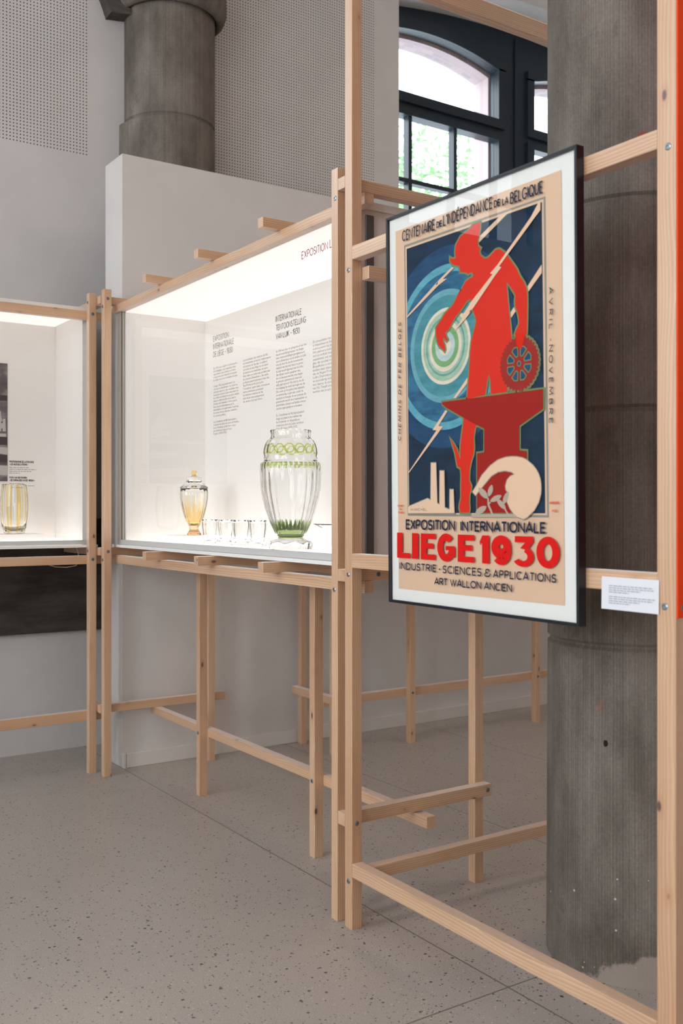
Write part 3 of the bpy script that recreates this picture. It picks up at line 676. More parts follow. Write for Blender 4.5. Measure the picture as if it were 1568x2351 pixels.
for yy in (): area('showcase_light', (2.20, yy, 2.43), (2.24, yy, 1.2), 0.30, 0.6, 3.2, (1.0, 0.92, 0.84))

# ------------------------------------------------------------------ left showcase
YB = 5.668
K2 = thing('showcase', (1.1, 5.45, 1.194), 'lit white glass-fronted showcase at the left edge with a black and white photograph', 'display case', 'lit showcases')
box('base_tray', 0.38, 1.917, 5.172, 5.695, 1.194, 1.2085, 'white_gloss', K2, 0.0015)
box('light_floor', 0.42, 1.850, 5.2225, YB, 1.209, 1.232, 'light_floor', K2)
box('sill_profile', 0.40, 1.905, 5.2125, 5.2215, 1.209, 1.233, 'aluminium', K2, 0.001)
bp2 = box('back_panel', 0.42, 1.8495, YB, 5.692, 1.209, 2.441, 'white_board', K2)
box('end_panel', 1.850, 1.9, 5.2225, 5.692, 1.209, 2.452, 'white_board', K2)
box('end_panel', 0.39, 0.4195, 5.2225, 5.692, 1.209, 2.452, 'white_board', K2)
box('glass_front', 0.42, 1.8495, 5.2135, 5.2185, 1.2335, 2.452, 'pane_glass', K2)
box('light_ceiling', 0.42, 1.8495, 5.2225, 5.692, 2.444, 2.452, 'light_diffuser', K2)
box('lid', 0.39, 1.9, 5.2135, 5.692, 2.4525, 2.4775, 'white_board', K2, 0.001)
def toL(x_, z_, lift=0.0005): return (x_, YB-lift, z_)
def cap_line(text, u0, v0, u1, vt, wt):
    a = on_y(u0, v0, YB); e = on_y(u1, v0, YB); t_ = on_y(u0, vt, YB)
    q = letters(text, e[0]-a[0], t_[1]-a[1], wt, 0.18, 0.36); flat('heading', [[(g+a[0], h+a[1]) for g, h in s] for s in q], toL, 'panel_ink', bp2)
cap_line('PHOTOGRAPHIE DE LA FONTAINE', 21.4, 1062, 77.8, 1057.2, 0.0022); cap_line('« LES AILES DE LA FEMME »', 22, 1068, 65, 1063.4, 0.0022)
cap_line('FOTO VAN DE FONTEIN', 21.4, 1098.5, 62, 1094, 0.0022); cap_line('« DE OVERVLOED VAN DE VROUW »', 22, 1104.7, 80, 1100, 0.0022)
def small(v0, ends, dv=4.4):
    a = []
    for i, ue in enumerate(ends):
        p0 = on_y(21.4, v0+i*dv, YB); p1_ = on_y(ue, v0+i*dv, YB); h = 0.0032; x_ = p0[0]
        while x_ < p1_[0]:
            w_ = random.uniform(0.006, 0.02); a.append([(x_, p0[1]), (min(x_+w_, p1_[0]), p0[1]), (min(x_+w_, p1_[0]), p0[1]+h), (x_, p0[1]+h)]); x_ += w_+0.004
    flat('printed_text', a, toL, 'panel_text', bp2)
small(1073.5, (66, 83, 72, 45)); small(1111, (55, 80, 62))
for xx in (): area('showcase_light', (xx, 5.42, 2.44), (xx, 5.45, 1.2), 0.6, 0.30, 3.2, (1.0, 0.92, 0.84))
# photograph stuck on the back board
ph = box('photograph', 1.05, 1.577, YB-0.0045, YB-0.0006, 1.553, 2.208, 'photo_print'); tag(ph, 'black and white photograph of a fountain on the back of the left showcase', 'photograph')
def onph(x_, z_): return (x_, YB-0.0049, z_)
shp = []
for zc, w_, h in ((1.93, .06, .05), (1.90, .09, .03), (1.86, .12, .03)): shp.append([(1.505-w_/2, zc-h/2), (1.505+w_/2, zc-h/2), (1.505+w_*.42, zc+h/2), (1.505-w_*.42, zc+h/2)])
for xx in (1.50, 1.525, 1.55): shp.append([(xx, 1.83), (xx+.018, 1.83), (xx+.016, 1.98-abs(xx-1.5)*1.6), (xx+.002, 1.98-abs(xx-1.5)*1.6)])
shp.append([(1.2, 1.80), (1.57, 1.80), (1.57, 1.818), (1.2, 1.818)]); shp.append([(1.4, 1.72), (1.577, 1.70), (1.577, 1.74), (1.4, 1.75)]); shp.append([(1.3, 1.60), (1.577, 1.585), (1.577, 1.64), (1.3, 1.65)])
flat('fountain_image', shp, onph, 'photo_pale', ph)
for q_ in ([(1.3, 1.66), (1.577, 1.66), (1.577, 1.70), (1.3, 1.70)], [(1.35, 1.755), (1.577, 1.755), (1.577, 1.798), (1.35, 1.798)], [(1.2, 1.99), (1.577, 2.0), (1.577, 2.03), (1.2, 2.05)]): flat('dark_image', [q_], onph, 'photo_dark', ph)
# white plinths inside the cases
pl1 = box('plinth', 1.30, 1.685, 5.33, 5.56, 1.2325, 1.2665, 'white_gloss', None, 0.002); tag(pl1, 'low white block under the amber striped vase in the left showcase', 'plinth', 'white plinths')
pl2 = box('plinth', 2.13, 2.36, 4.585, 4.80, 1.2355, 1.2655, 'white_gloss', None, 0.002); tag(pl2, 'low white block under the lidded amber vase', 'plinth', 'white plinths')

# ------------------------------------------------------------------ glass
def shell(outer, th, floor):
    """closed profile of a hollow glass from its outer line (radius, z), bottom to top"""
    pr = [(0, outer[0][1])] + outer
    inn = [(max(r-th, 0.002), z) for r, z in outer if z > floor + th*0.6]
    pr += [(inn[-1][0], outer[-1][1])] + inn[::-1][1:] + [(inn[0][0]*0.6, floor), (0, floor)]
    return pr
# big green and clear vase
S1 = 1.79e-3; vx, vy, vz = 2.118, 3.512, 1.2355
hz = lambda y: (1263.5-y)*S1
out = [(hw*S1, hz(y)) for hw, y in ((50, 1263.5), (51, 1262), (51, 1250), (47, 1246), (33, 1240.5), (28.5, 1238.5), (28, 1236), (30.5, 1233), (31, 1231), (29.5, 1229.5), (35.5, 1228), (39, 1222), (42.5, 1214), (47, 1205), (52.5, 1191), (58.5, 1172), (64.5, 1150), (68.5, 1129), (70, 1110), (70.5, 1092), (70, 1077), (69.5, 1071), (68, 1067), (62, 1064.5), (60.5, 1060), (61.5, 1056), (60.5, 1052), (61.5, 1048), (62.5, 1045), (61.5, 1036), (58.5, 1025), (53.5, 1016), (49, 1013), (46, 1009), (45.5, 1003), (47, 997), (46.5, 993.5))]
def vase_mod(i, r, z, t):
    if z < 0.030: return (r*(0.955+0.045*math.cos(8*t))*(1.0), z)                       # octagonal foot
    if 0.066 < z < 0.33: return (r*(1-0.036*abs(math.sin(12*t))), z)                    # broad vertical flutes
    if 0.33 <= z < 0.356: return (r*(1-0.012*abs(math.sin(18*t))), z)
    if 0.375 < z < 0.445: return (r*(1-0.018*abs(math.sin(8*t))), z)                    # lens-cut belt
    if z > 0.46: return (r*(1-0.010*abs(math.sin(10*t))), z + 0.002*math.cos(20*t))
    return (r, z)
gv = thing('vase', (vx, vy, vz), 'large fluted clear crystal vase with green lens belt and green base', 'vase')
lathe('body', shell(out, 0.011, 0.068), 'crystal_green', gv, (vx, vy, vz), 160, vase_mod)
# lidded amber vase
S2 = 2.24e-3; ax_, ay_, az_ = 2.25, 4.69, 1.266; hz2 = lambda y: (1228-y)*S2
av = thing('lidded_vase', (ax_, ay_, az_), 'slim lidded crystal vase with amber streaks and amber ball knob', 'vase')
sq = lambda n_, amt: (lambda i, r, z, t: (r*(1-amt*abs(math.sin(n_*t/2))), z))
lathe('foot', [(0, 0), (16.5*S2, 0), (16.5*S2, hz2(1225.5)), (14*S2, hz2(1221)), (11*S2, hz2(1216.5)), (0, hz2(1216.5))], 'amber_glass', av, (ax_, ay_, az_), 64, sq(8, 0.05))
ao = [(10.5*S2, hz2(1216.2)), (11.5*S2, hz2(1213)), (10.5*S2, hz2(1210)), (13.5*S2, hz2(1206.5)), (18*S2, hz2(1198)), (22*S2, hz2(1188)), (26*S2, hz2(1175)), (29.5*S2, hz2(1160)), (31.8*S2, hz2(1144)), (32.3*S2, hz2(1132)), (31.3*S2, hz2(1122))]
lathe('body', shell(ao, 0.006, hz2(1205)), 'crystal_amber', av, (ax_, ay_, az_), 120, lambda i, r, z, t: (r*(1-0.035*abs(math.sin(8*t))), z))
lo = [(32*S2, hz2(1121.8)), (32.3*S2, hz2(1119)), (27*S2, hz2(1115.5)), (23*S2, hz2(1110.5)), (20*S2, hz2(1107)), (16.5*S2, hz2(1104)), (17*S2, hz2(1097)), (15.5*S2, hz2(1095.8)), (0, hz2(1095.6))]
lid = lathe('lid', [(0, hz2(1114)), (24*S2, hz2(1119)), (28*S2, hz2(1121.8))] + lo, 'crystal', av, (ax_, ay_, az_), 96, lambda i, r, z, t: (r*(1-0.02*abs(math.sin(8*t))), z))
kb = [(0, hz2(1095.5)), (6.6*S2, hz2(1095.3)), (6.6*S2, hz2(1093.6)), (4.2*S2, hz2(1092.5)), (4.2*S2, hz2(1091))]
kb += [(6.9*S2*math.cos(a), hz2(1086)+6.6*S2*math.sin(a)) for a in [math.radians(d_) for d_ in range(-45, 90, 15)]] + [(0, hz2(1086)+6.6*S2)]
lathe('knob', kb, 'amber_knob', lid, (ax_, ay_, az_), 40)
# amber striped vase in the left case
S3 = 2.34e-3; sx_, sy_, sz_ = 1.553, 5.45, 1.267; hz3 = lambda y: (1225-y)*S3
sv = thing('vase', (sx_, sy_, sz_), 'barrel-shaped crystal vase with thin amber stripes in the left showcase', 'vase')
so = [(21*S3, 0), (23*S3, 0.004), (26*S3, hz3(1211)), (29*S3, hz3(1190)), (30.5*S3, hz3(1165)), (30.2*S3, hz3(1145)), (28.5*S3, hz3(1126)), (26.8*S3, hz3(1116)), (26.2*S3, hz3(1112.5))]
lathe('body', shell(so, 0.008, hz3(1218)), 'crystal_amber_lines', sv, (sx_, sy_, sz_), 144, lambda i, r, z, t: (r*(1+0.035*abs(math.cos(4*t))) + 0.0016*math.cos(z*210)*max(0, math.cos(8*t+PI))**2, z))
# row of four tumblers
to_ = [(0.030, 0), (0.040, 0.001), (0.044, 0.006), (0.042, 0.016), (0.034, 0.024), (0.0335, 0.04), (0.036, 0.06), (0.0385, 0.08), (0.039, 0.1), (0.0385, 0.112)]
def tum_mod(i, r, z, t):
    if z < 0.022: return (r*(1+0.07*math.cos(6*t)), z)
    return (r*(1-0.035*abs(math.sin(6*t))), z + (0.002*math.cos(12*t) if z > 0.1 else 0))
tx_ = [(2.15, 4.311, 'clear scalloped tumbler nearest the lidded amber vase'), (2.155, 4.152, 'clear scalloped tumbler, second from the lidded amber vase'), (2.15, 4.0, 'clear scalloped tumbler, second from the green vase'), (2.155, 3.852, 'clear scalloped tumbler nearest the green vase')]
tm = lathe('tumbler', shell(to_, 0.005, 0.018), 'crystal', None, (tx_[0][0], tx_[0][1], 1.2355), 96, tum_mod)
for i, (x_, y_, lb_) in enumerate(tx_):
    o = tm if i == 0 else tm.copy()
    if i: COL.objects.link(o)
    o.location = (x_, y_, 1.2355); o.rotation_euler = (0, 0, 0.35*i); tag(o, lb_, 'glass', 'row of clear tumblers')
# shallow footed bowl
bw = thing('bowl', (2.235, 3.155, 1.2355), 'shallow wide clear crystal bowl half hidden by the pine post', 'bowl')
bo = [(0.055, 0), (0.058, 0.004), (0.03, 0.012), (0.028, 0.02), (0.07, 0.036), (0.13, 0.068), (0.17, 0.09), (0.196, 0.104), (0.198, 0.107)]
lathe('body', shell(bo, 0.0055, 0.030), 'crystal_cut', bw, (2.235, 3.155, 1.2355), 128, lambda i, r, z, t: (r*(1-0.012*abs(math.sin(18*t))), z))

# ------------------------------------------------------------------ framed poster
ART = json.loads('''{"mat_inner": [[[93.3, 1297.5], [866.2, 1299.0], [873.4, 113.6], [105.7, 118.5]]], "sheet": [[[128.6, 1255.9], [819.6, 1252.7], [831.0, 156.9], [145.2, 154.9]]], "gb": [[[172.2, 1203.6], [765.0, 1200.6], [777.5, 377.4], [191.2, 378.6]]], "gi": [[[178.7, 1196.2], [758.5, 1194.9], [770.8, 383.9], [195.9, 383.5]]], "blue": [[[185.6, 1189.7], [752.4, 1188.7], [765.0, 388.2], [198.5, 387.5]]], "figure": [[[483.0, 1186.1], [492.1, 1192.1], [521.2, 1189.8], [521.6, 1177.7], [516.7, 1157.8], [510.9, 1144.1], [511.8, 1127.4], [523.4, 1118.9], [516.7, 1109.9], [523.4, 1098.0], [538.8, 1086.7], [551.9, 1086.1], [567.1, 1093.3], [582.1, 1101.3], [597.0, 1101.0], [618.1, 1086.9], [630.6, 1074.1], [651.2, 1049.7], [665.5, 1032.5], [675.6, 1013.3], [693.6, 990.0], [700.4, 974.6], [703.3, 956.8], [703.3, 927.8], [702.5, 889.2], [701.1, 858.4], [694.3, 847.7], [687.5, 829.2], [664.0, 829.5], [660.7, 833.9], [669.6, 851.2], [666.8, 858.5], [656.2, 862.0], [664.0, 875.5], [672.9, 886.0], [672.9, 899.6], [666.8, 920.2], [659.0, 935.2], [657.1, 951.2], [660.1, 965.4], [641.6, 989.4], [625.5, 1006.7], [628.1, 980.0], [633.2, 939.5], [638.8, 899.1], [643.1, 866.8], [645.9, 848.7], [616.1, 823.0], [607.5, 784.2], [616.1, 743.4], [627.5, 724.3], [628.9, 712.3], [565.2, 712.4], [562.2, 749.1], [556.3, 768.0], [548.8, 746.5], [541.4, 712.6], [465.9, 707.4], [474.9, 780.2], [479.5, 839.5], [485.2, 869.5], [505.0, 919.4], [500.4, 935.4], [487.7, 957.9], [485.2, 975.3], [481.3, 986.3], [467.2, 983.6], [449.0, 969.4], [435.9, 957.8], [414.7, 945.5], [401.3, 930.2], [385.1, 913.3], [371.5, 908.3], [375.6, 897.1], [382.4, 885.6], [378.3, 882.6], [371.5, 888.8], [361.9, 895.5], [360.6, 886.8], [368.8, 871.6], [371.5, 858.9], [368.8, 854.8], [360.6, 862.1], [346.8, 869.2], [335.7, 885.0], [329.5, 909.0], [329.5, 928.7], [355.1, 949.7], [368.8, 963.4], [401.3, 979.1], [425.3, 1002.9], [441.1, 1024.4], [418.3, 998.1], [441.7, 1018.5], [460.2, 1039.6], [473.9, 1043.1], [489.8, 1046.1], [494.4, 1052.8], [483.0, 1061.0], [471.7, 1057.2], [460.2, 1064.6], [437.1, 1070.0], [436.1, 1081.0], [432.4, 1087.8], [404.1, 1098.2], [392.2, 1110.8], [392.2, 1120.2], [404.1, 1114.0], [417.4, 1112.5], [414.5, 1134.7], [419.3, 1152.2], [437.1, 1169.8], [464.8, 1178.1], [474.9, 1181.9]], [[452.9, 656.4], [449.0, 633.4], [443.7, 607.8], [438.5, 582.2], [437.5, 559.7], [438.5, 538.9], [422.7, 569.1], [405.3, 589.2], [392.7, 602.1], [404.0, 582.2], [414.7, 559.0], [421.3, 534.4], [425.3, 520.3], [438.5, 514.7], [441.7, 495.5], [440.3, 461.0], [441.1, 431.6], [434.6, 412.6], [433.2, 402.2], [438.5, 389.2], [474.9, 389.3], [477.5, 402.2], [474.9, 415.9], [476.2, 438.1], [482.6, 451.7], [484.6, 463.6], [474.9, 479.2], [476.2, 506.6], [482.6, 530.3], [494.1, 553.7], [496.6, 570.6], [494.1, 596.2], [497.9, 616.4], [505.5, 632.9]]], "anvil": [[[357.8, 708.7], [359.2, 702.4], [374.3, 692.2], [452.9, 656.4], [505.5, 632.9], [538.5, 619.9], [538.5, 554.9], [509.4, 553.5], [509.4, 389.0], [704.5, 389.6], [702.1, 550.6], [674.6, 553.7], [674.6, 618.6], [760.4, 656.0], [760.4, 706.7]]], "bolts_under": [[[187.5, 983.0], [341.2, 1065.1], [336.4, 1058.0], [337.3, 1053.9], [325.4, 1054.2], [346.1, 1067.3], [399.4, 1091.4], [409.8, 1087.7], [359.8, 1064.7], [378.3, 1062.5], [341.2, 1050.9], [187.5, 977.8]], [[601.3, 1189.8], [632.6, 1190.3], [515.4, 1136.3], [512.3, 1150.5]], [[754.5, 1027.4], [755.9, 1006.2], [706.6, 965.9], [702.5, 979.8]], [[655.1, 936.8], [659.9, 922.9], [639.7, 905.2], [636.0, 919.3]], [[471.8, 772.0], [471.8, 756.5], [417.9, 714.9], [406.7, 715.9]], [[371.5, 684.5], [381.1, 681.1], [339.8, 640.8], [360.6, 638.5], [198.1, 506.1], [196.6, 509.4], [331.5, 628.9], [313.2, 631.0]]], "bolts_over": [[[745.4, 1188.2], [717.4, 1157.7], [591.5, 1058.8], [562.2, 1041.4], [572.5, 1037.4], [481.9, 975.2], [477.5, 969.8], [454.2, 950.5], [442.4, 951.5], [451.6, 941.4], [410.7, 903.4], [467.2, 937.2], [482.6, 948.5], [477.5, 951.0], [489.0, 958.5], [481.9, 948.2], [581.3, 1030.6], [607.5, 1049.6], [598.2, 1053.4], [733.4, 1153.9], [752.4, 1167.4], [752.4, 1188.7]]], "tan": [[[198.7, 405.7], [293.3, 430.2], [307.6, 424.7], [309.0, 534.3], [331.5, 533.4], [337.1, 415.6], [348.2, 412.0], [349.5, 509.7], [368.2, 509.1], [371.0, 403.1], [393.2, 396.9], [394.1, 454.8], [409.4, 454.6], [413.4, 387.9], [198.7, 387.1]], [[491.9, 446.8], [510.7, 467.2], [529.3, 491.0], [563.3, 516.6], [594.1, 531.3], [624.3, 537.3], [646.6, 538.1], [666.1, 536.9], [685.4, 533.5], [702.1, 527.8], [725.7, 512.5], [737.4, 501.2], [745.5, 490.1], [751.2, 478.2], [754.0, 464.8], [754.7, 451.5], [753.5, 438.2], [746.6, 418.2], [730.4, 396.4], [704.5, 377.8], [691.4, 372.9], [671.0, 377.6], [653.9, 387.8], [641.6, 399.8], [630.5, 417.1], [629.3, 424.1], [637.2, 441.3], [625.5, 450.1], [623.8, 460.6], [629.3, 476.1], [641.6, 486.2], [658.8, 490.9], [646.6, 498.1], [621.8, 502.3], [594.1, 499.7], [568.5, 489.9], [542.5, 469.2], [518.7, 450.0], [504.0, 437.3]]], "leaves": [[[554.4, 427.4], [548.7, 427.6], [537.4, 430.6], [526.2, 437.2], [518.7, 445.9], [516.4, 454.1], [517.2, 458.0], [523.0, 457.7], [534.5, 454.6], [545.6, 448.0], [553.0, 439.4], [555.2, 431.3]], [[558.2, 433.1], [555.9, 435.9], [553.7, 442.8], [555.1, 451.2], [560.1, 458.9], [566.9, 463.9], [571.0, 465.4], [573.3, 462.6], [575.5, 455.8], [574.1, 447.4], [569.1, 439.7], [562.3, 434.7]], [[608.8, 435.9], [607.5, 432.6], [601.7, 426.6], [591.5, 421.4], [579.2, 418.5], [568.5, 418.7], [563.8, 419.8], [565.1, 423.1], [571.0, 429.2], [581.4, 434.5], [593.6, 437.2], [604.2, 437.0]], [[624.9, 398.0], [620.1, 398.3], [610.2, 401.4], [600.3, 407.5], [593.2, 415.5], [590.6, 422.8], [590.9, 426.2], [595.8, 425.8], [605.8, 422.7], [615.7, 416.5], [622.7, 408.6], [625.2, 401.4]], [[616.6, 412.2], [614.7, 415.3], [613.8, 422.7], [616.6, 431.7], [622.8, 439.7], [630.3, 444.8], [634.4, 446.3], [636.2, 443.2], [637.2, 435.9], [634.4, 427.0], [628.3, 418.9], [620.8, 413.7]], [[549.3, 406.9], [548.8, 403.1], [544.1, 395.7], [534.2, 388.9], [521.4, 384.9], [509.4, 384.3], [503.8, 385.3], [504.3, 389.3], [509.0, 396.8], [519.1, 403.5], [531.9, 407.5], [543.7, 408.0]], [[552.9, 430.0], [558.1, 429.9], [560.7, 412.2], [576.2, 385.7], [568.5, 385.7], [552.9, 410.4]], [[563.3, 419.3], [567.2, 415.7], [555.5, 410.4], [552.9, 412.2]], [[606.7, 413.8], [611.8, 413.7], [636.7, 386.0], [629.3, 385.9]], [[491.9, 385.3], [656.4, 386.0], [671.0, 377.6], [483.8, 376.2]]], "meta": {"c": [368.8, 869.8], "rings": [["navy2", 292.0], ["lteal", 239.1], ["blue2", 216.5], ["lblue", 163.6], ["teal", 146.0], ["cream", 110.7], ["green2", 100.7], ["teal2", 86.8], ["green2", 80.5], ["cream", 73.0], ["green", 60.4], ["pale", 44.0], ["cream", 26.4]], "gear": [[673.8, 782.2], 71.2]}}''')
PX = 1.8685
def on(layer): return lambda a, c_: (PX-0.0003*layer, 2.6-a/1000.0, 1.0+c_/1000.0)
FP = thing('framed_poster', (1.87, 2.11, 1.11), 'large framed poster of a red smith with anvil and gear, titled LIEGE 1930', 'poster')
TL, TR, BL, BR = (2.512, 2.304), (1.723, 2.299), (2.496, 1.111), (1.715, 1.109)
def inset(k_):
    return [(TL[0]-k_, TL[1]-k_), (TR[0]+k_, TR[1]-k_), (BR[0]+k_, BR[1]+k_), (BL[0]-k_, BL[1]+k_)]
oq, iq = inset(0), inset(0.0085)
for i in range(4):
    b = bmesh.new(); j = (i+1) % 4
    hexa(b, [(1.860, *oq[i]), (1.860, *oq[j]), (1.860, *iq[j]), (1.860, *iq[i])], [(1.887, *oq[i]), (1.887, *oq[j]), (1.887, *iq[j]), (1.887, *iq[i])])
    bmesh.ops.recalc_face_normals(b, faces=b.faces[:]); bmesh.ops.bevel(b, geom=b.edges[:], offset=0.0008, segments=1, affect='EDGES')
    c = Vector((1.8735, (oq[i][0]+oq[j][0])/2, (oq[i][1]+oq[j][1])/2))
    for v in b.verts: v.co -= c
    finish(b, 'frame_bar', 'black_frame', FP, c)
iq2 = inset(0.006)
def slab(name, q, x0, x1, mat):
    b = bmesh.new(); hexa(b, [(x0, *p) for p in q], [(x1, *p) for p in q]); bmesh.ops.recalc_face_normals(b, faces=b.faces[:])
    c = Vector((x0, 2.11, 1.7))
    for v in b.verts: v.co -= c
    return finish(b, name, mat, FP, c)
slab('backing', iq2, 1.8695, 1.880, 'mat_board')
slab('glass', iq2, 1.8632, 1.8650, 'picture_glass')
def clip(poly, quad):
    """clip a polygon to a convex quad (both in the sheet's frame)"""
    def ins(p, a, c_): return (c_[0]-a[0])*(p[1]-a[1])-(c_[1]-a[1])*(p[0]-a[0])
    ar = sum(quad[i][0]*quad[(i+1) % 4][1]-quad[(i+1) % 4][0]*quad[i][1] for i in range(4)); q = quad if ar > 0 else quad[::-1]
    for i in range(4):
        a, c_ = q[i], q[(i+1) % 4]; o_ = []
        for j in range(len(poly)):
            p, r = poly[j-1], poly[j]; sp, sr = ins(p, a, c_), ins(r, a, c_)
            if (sp >= 0) != (sr >= 0):
                t_ = sp/(sp-sr); o_.append((p[0]+(r[0]-p[0])*t_, p[1]+(r[1]-p[1])*t_))
            if sr >= 0: o_.append(r)
        poly = o_
        if not poly: return []
    return poly
sheet = flat('poster_sheet', ART['sheet'], on(1), 'print_tan', FP)
flat('printed_border', ART['gb'], on(2), 'print_grey', sheet); flat('printed_border', ART['gi'], on(3), 'print_tan', sheet)
flat('printed_sky', ART['blue'], on(4), 'print_navy', sheet)
BQ = ART['blue'][0]; cc = ART['meta']['c']
for i, (nm, r) in enumerate(ART['meta']['rings']):
    n = 72; cen = (cc[0], cc[1] - (3 if i < 3 else 0))
    poly = clip([(cen[0]+r*math.cos(2*PI*j/n), cen[1]+r*math.sin(2*PI*j/n)) for j in range(n)], BQ)
    flat('printed_ring', [poly], on(5+i*0.5), 'print_'+nm, sheet)
# slightly frayed rims of the two pale rings
def outline(polys, wd): return [q_ for p_ in polys for q_ in thicken(p_+[p_[0]], wd)]
for p_ in ART['bolts_under']: flat('printed_lightning', [clip([tuple(p) for p in p_], BQ)], on(13), 'print_tan', sheet)
ga, gr = ART['meta']['gear']; gear = []
for i in range(36*4):
    t_ = 2*PI*i/144; gear.append((ga[0]+(gr+(2.2 if (i % 4) < 2 else -2.2))*math.cos(t_), ga[1]+(gr+(2.2 if (i % 4) < 2 else -2.2))*math.sin(t_)))
flat('printed_outline', outline([[tuple(p) for p in p_] for p_ in ART['figure']+ART['anvil']]+[gear], 10.0), on(14), 'print_olive', sheet)
flat('printed_figure', ART['figure'], on(15), 'print_red', sheet)
hands = [[(ga[0]-14, ga[1]+78), (ga[0]-6, ga[1]+42), (ga[0]+10, ga[1]+40), (ga[0]+26, ga[1]+80)]]
flat('printed_gear', [gear], on(16), 'print_brick', sheet)
holes, rims = [], []
for i in range(8):
    a0 = 2*PI*(i+0.5)/8; ww = 0.27
    h_ = [(ga[0]+r_*math.cos(a0+s_*w2), ga[1]+r_*math.sin(a0+s_*w2)) for r_, s_, w2 in ((23, -1, .2), (44, -1, ww), (47, 0, 0), (44, 1, ww), (23, 1, .2), (20, 0, 0))]
    holes.append(h_)
holes.append([(ga[0]+6.5*math.cos(2*PI*j/14), ga[1]+6.5*math.sin(2*PI*j/14)) for j in range(14)])
flat('printed_gear_hole', holes, on(17), 'print_navy2', sheet); flat('printed_gear_rim', outline(holes, 3.2), on(17.5), 'print_olive', sheet)
flat('printed_hand', hands, on(18), 'print_red', sheet)
flat('printed_anvil', ART['anvil'], on(19), 'print_brick', sheet)
flat('printed_lightning', ART['bolts_over'], on(20), 'print_tan', sheet)
flat('printed_shadow', outline([[tuple(p) for p in p_] for p_ in ART['tan']], 5.0), on(20.5), 'print_grey', sheet)
flat('printed_emblem', ART['tan'], on(21), 'print_tan', sheet)
flat('printed_leaves', ART['leaves'], on(22), 'print_leaf', sheet)
def put(text, x, y, wd, cap, wt, mat='print_ink', gap=0.16, ang=0.0, slant=0.0, space=0.34, lay=23):
    flat('lettering', rotate(letters(text, wd, cap, wt, gap, space, slant), ang, x, y), on(lay), mat, sheet)
put('CENTENAIRE', 170, 1214, 158, 33, 3.9, gap=0.20); put('DE', 334.4, 1217, 25.7, 19, 3.6, gap=0.2); put("L'INDÉPENDANCE", 364, 1215.5, 209.5, 33, 3.9, gap=0.22); put('DE', 578.7, 1215.5, 26, 20, 3.6, gap=0.2); put('LA', 611, 1213.5, 24, 20, 3.6, gap=0.2); put('BELGIQUE', 641.2, 1209, 121.2, 32, 4.0, gap=0.22)
put('EXPOSITION', 188.4, 337, 229.4, 31, 5.6, gap=0.20); put('INTERNATIONALE', 440.5, 336, 332.6, 30, 5.6, gap=0.20)
def ring(cx_, cy_, rx, ry, ix, iy, a0, a1, n=40, dx=0.0, dy=0.0):
    q = []
    for i in range(n):
        t0, t1 = math.radians(a0+(a1-a0)*i/n), math.radians(a0+(a1-a0)*(i+1)/n)
        q.append([(cx_+rx*math.cos(t0), cy_+ry*math.sin(t0)), (cx_+rx*math.cos(t1), cy_+ry*math.sin(t1)), (cx_+dx+ix*math.cos(t1), cy_+dy+iy*math.sin(t1)), (cx_+dx+ix*math.cos(t0), cy_+dy+iy*math.sin(t0))])
    return q
def rc(x0_, x1_, y0_, y1_): return [(x0_, y0_), (x1_, y0_), (x1_, y1_), (x0_, y1_)]
def heavy(ch, x, w_, y, h):
    if ch == 'L': return [rc(x, x+27, y, y+h), rc(x+27, x+w_, y, y+16)]
    if ch == 'I': return [rc(x, x+w_, y, y+h)]
    if ch == 'E': return [rc(x, x+27, y, y+h), rc(x+27, x+w_, y, y+16), rc(x+27, x+w_, y+h-16, y+h), rc(x+27, x+w_-9, y+h*.5-6, y+h*.5+10)]
    if ch == 'G': return ring(x+w_/2, y+h/2, w_/2, h/2+2, w_/2-26, h/2-19, 42, 335) + [rc(x+w_*.48, x+w_, y+h*.40, y+h*.56), rc(x+w_-27, x+w_, y+h*.14, y+h*.42)]
    if ch == '1': return [rc(x+w_-28, x+w_, y, y+h), [(x, y+h*.76), (x+4, y+h*.64), (x+w_-27, y+h*.74), (x+w_-27, y+h)]]
    if ch == '0': return ring(x+w_/2, y+h/2, w_/2, h/2+2, w_*.19, h*.28, 0, 360, 56)
    if ch == '9': return ring(x+w_*.5, y+h*.60, w_*.5, h*.42, w_*.11, h*.075, 0, 360, 56, 0, h*.03) + ring(x+w_*.5, y+h*.46, w_*.5, h*.48, w_*.16, h*.22, -135, 5, 30)
    if ch == '3': return [rc(x+w_*.08, x+w_*.98, y+h*.80, y+h+1), [(x+w_*.62, y+h*.82), (x+w_*.98, y+h*.82), (x+w_*.70, y+h*.55), (x+w_*.34, y+h*.60)]] + ring(x+w_*.48, y+h*.32, w_*.52, h*.35, w_*.22, h*.15, -150, 75, 34)
title = []
for ch, xa, xb in (('L', 145, 210), ('I', 219, 249), ('E', 261.5, 329.5), ('G', 338, 417), ('E', 429, 499), ('1', 521, 559.5), ('9', 568.5, 645.5), ('3', 653.5, 729), ('0', 738.5, 820)):
    title += heavy(ch, xa, xb-xa, 250, 77)
flat('lettering', title, on(23), 'print_title_red', sheet)
put('INDUSTRIE', 158, 214.5, 176.4, 22.5, 3.6, gap=0.24); put('-', 343, 214.5, 11, 22.5, 3.6); put('SCIENCES', 362, 213.5, 167.7, 23, 3.6, gap=0.24); put('&', 540, 213, 28, 23, 3.6); put('APPLICATIONS', 575, 212.5, 234, 22.5, 3.6, gap=0.24)
put('ART WALLON ANCIEN', 324.4, 178, 325, 21.5, 3.6, gap=0.18); put('H.MICHEL', 213, 393.4, 79, 8.5, 1.4, 'print_grey', 0.3)
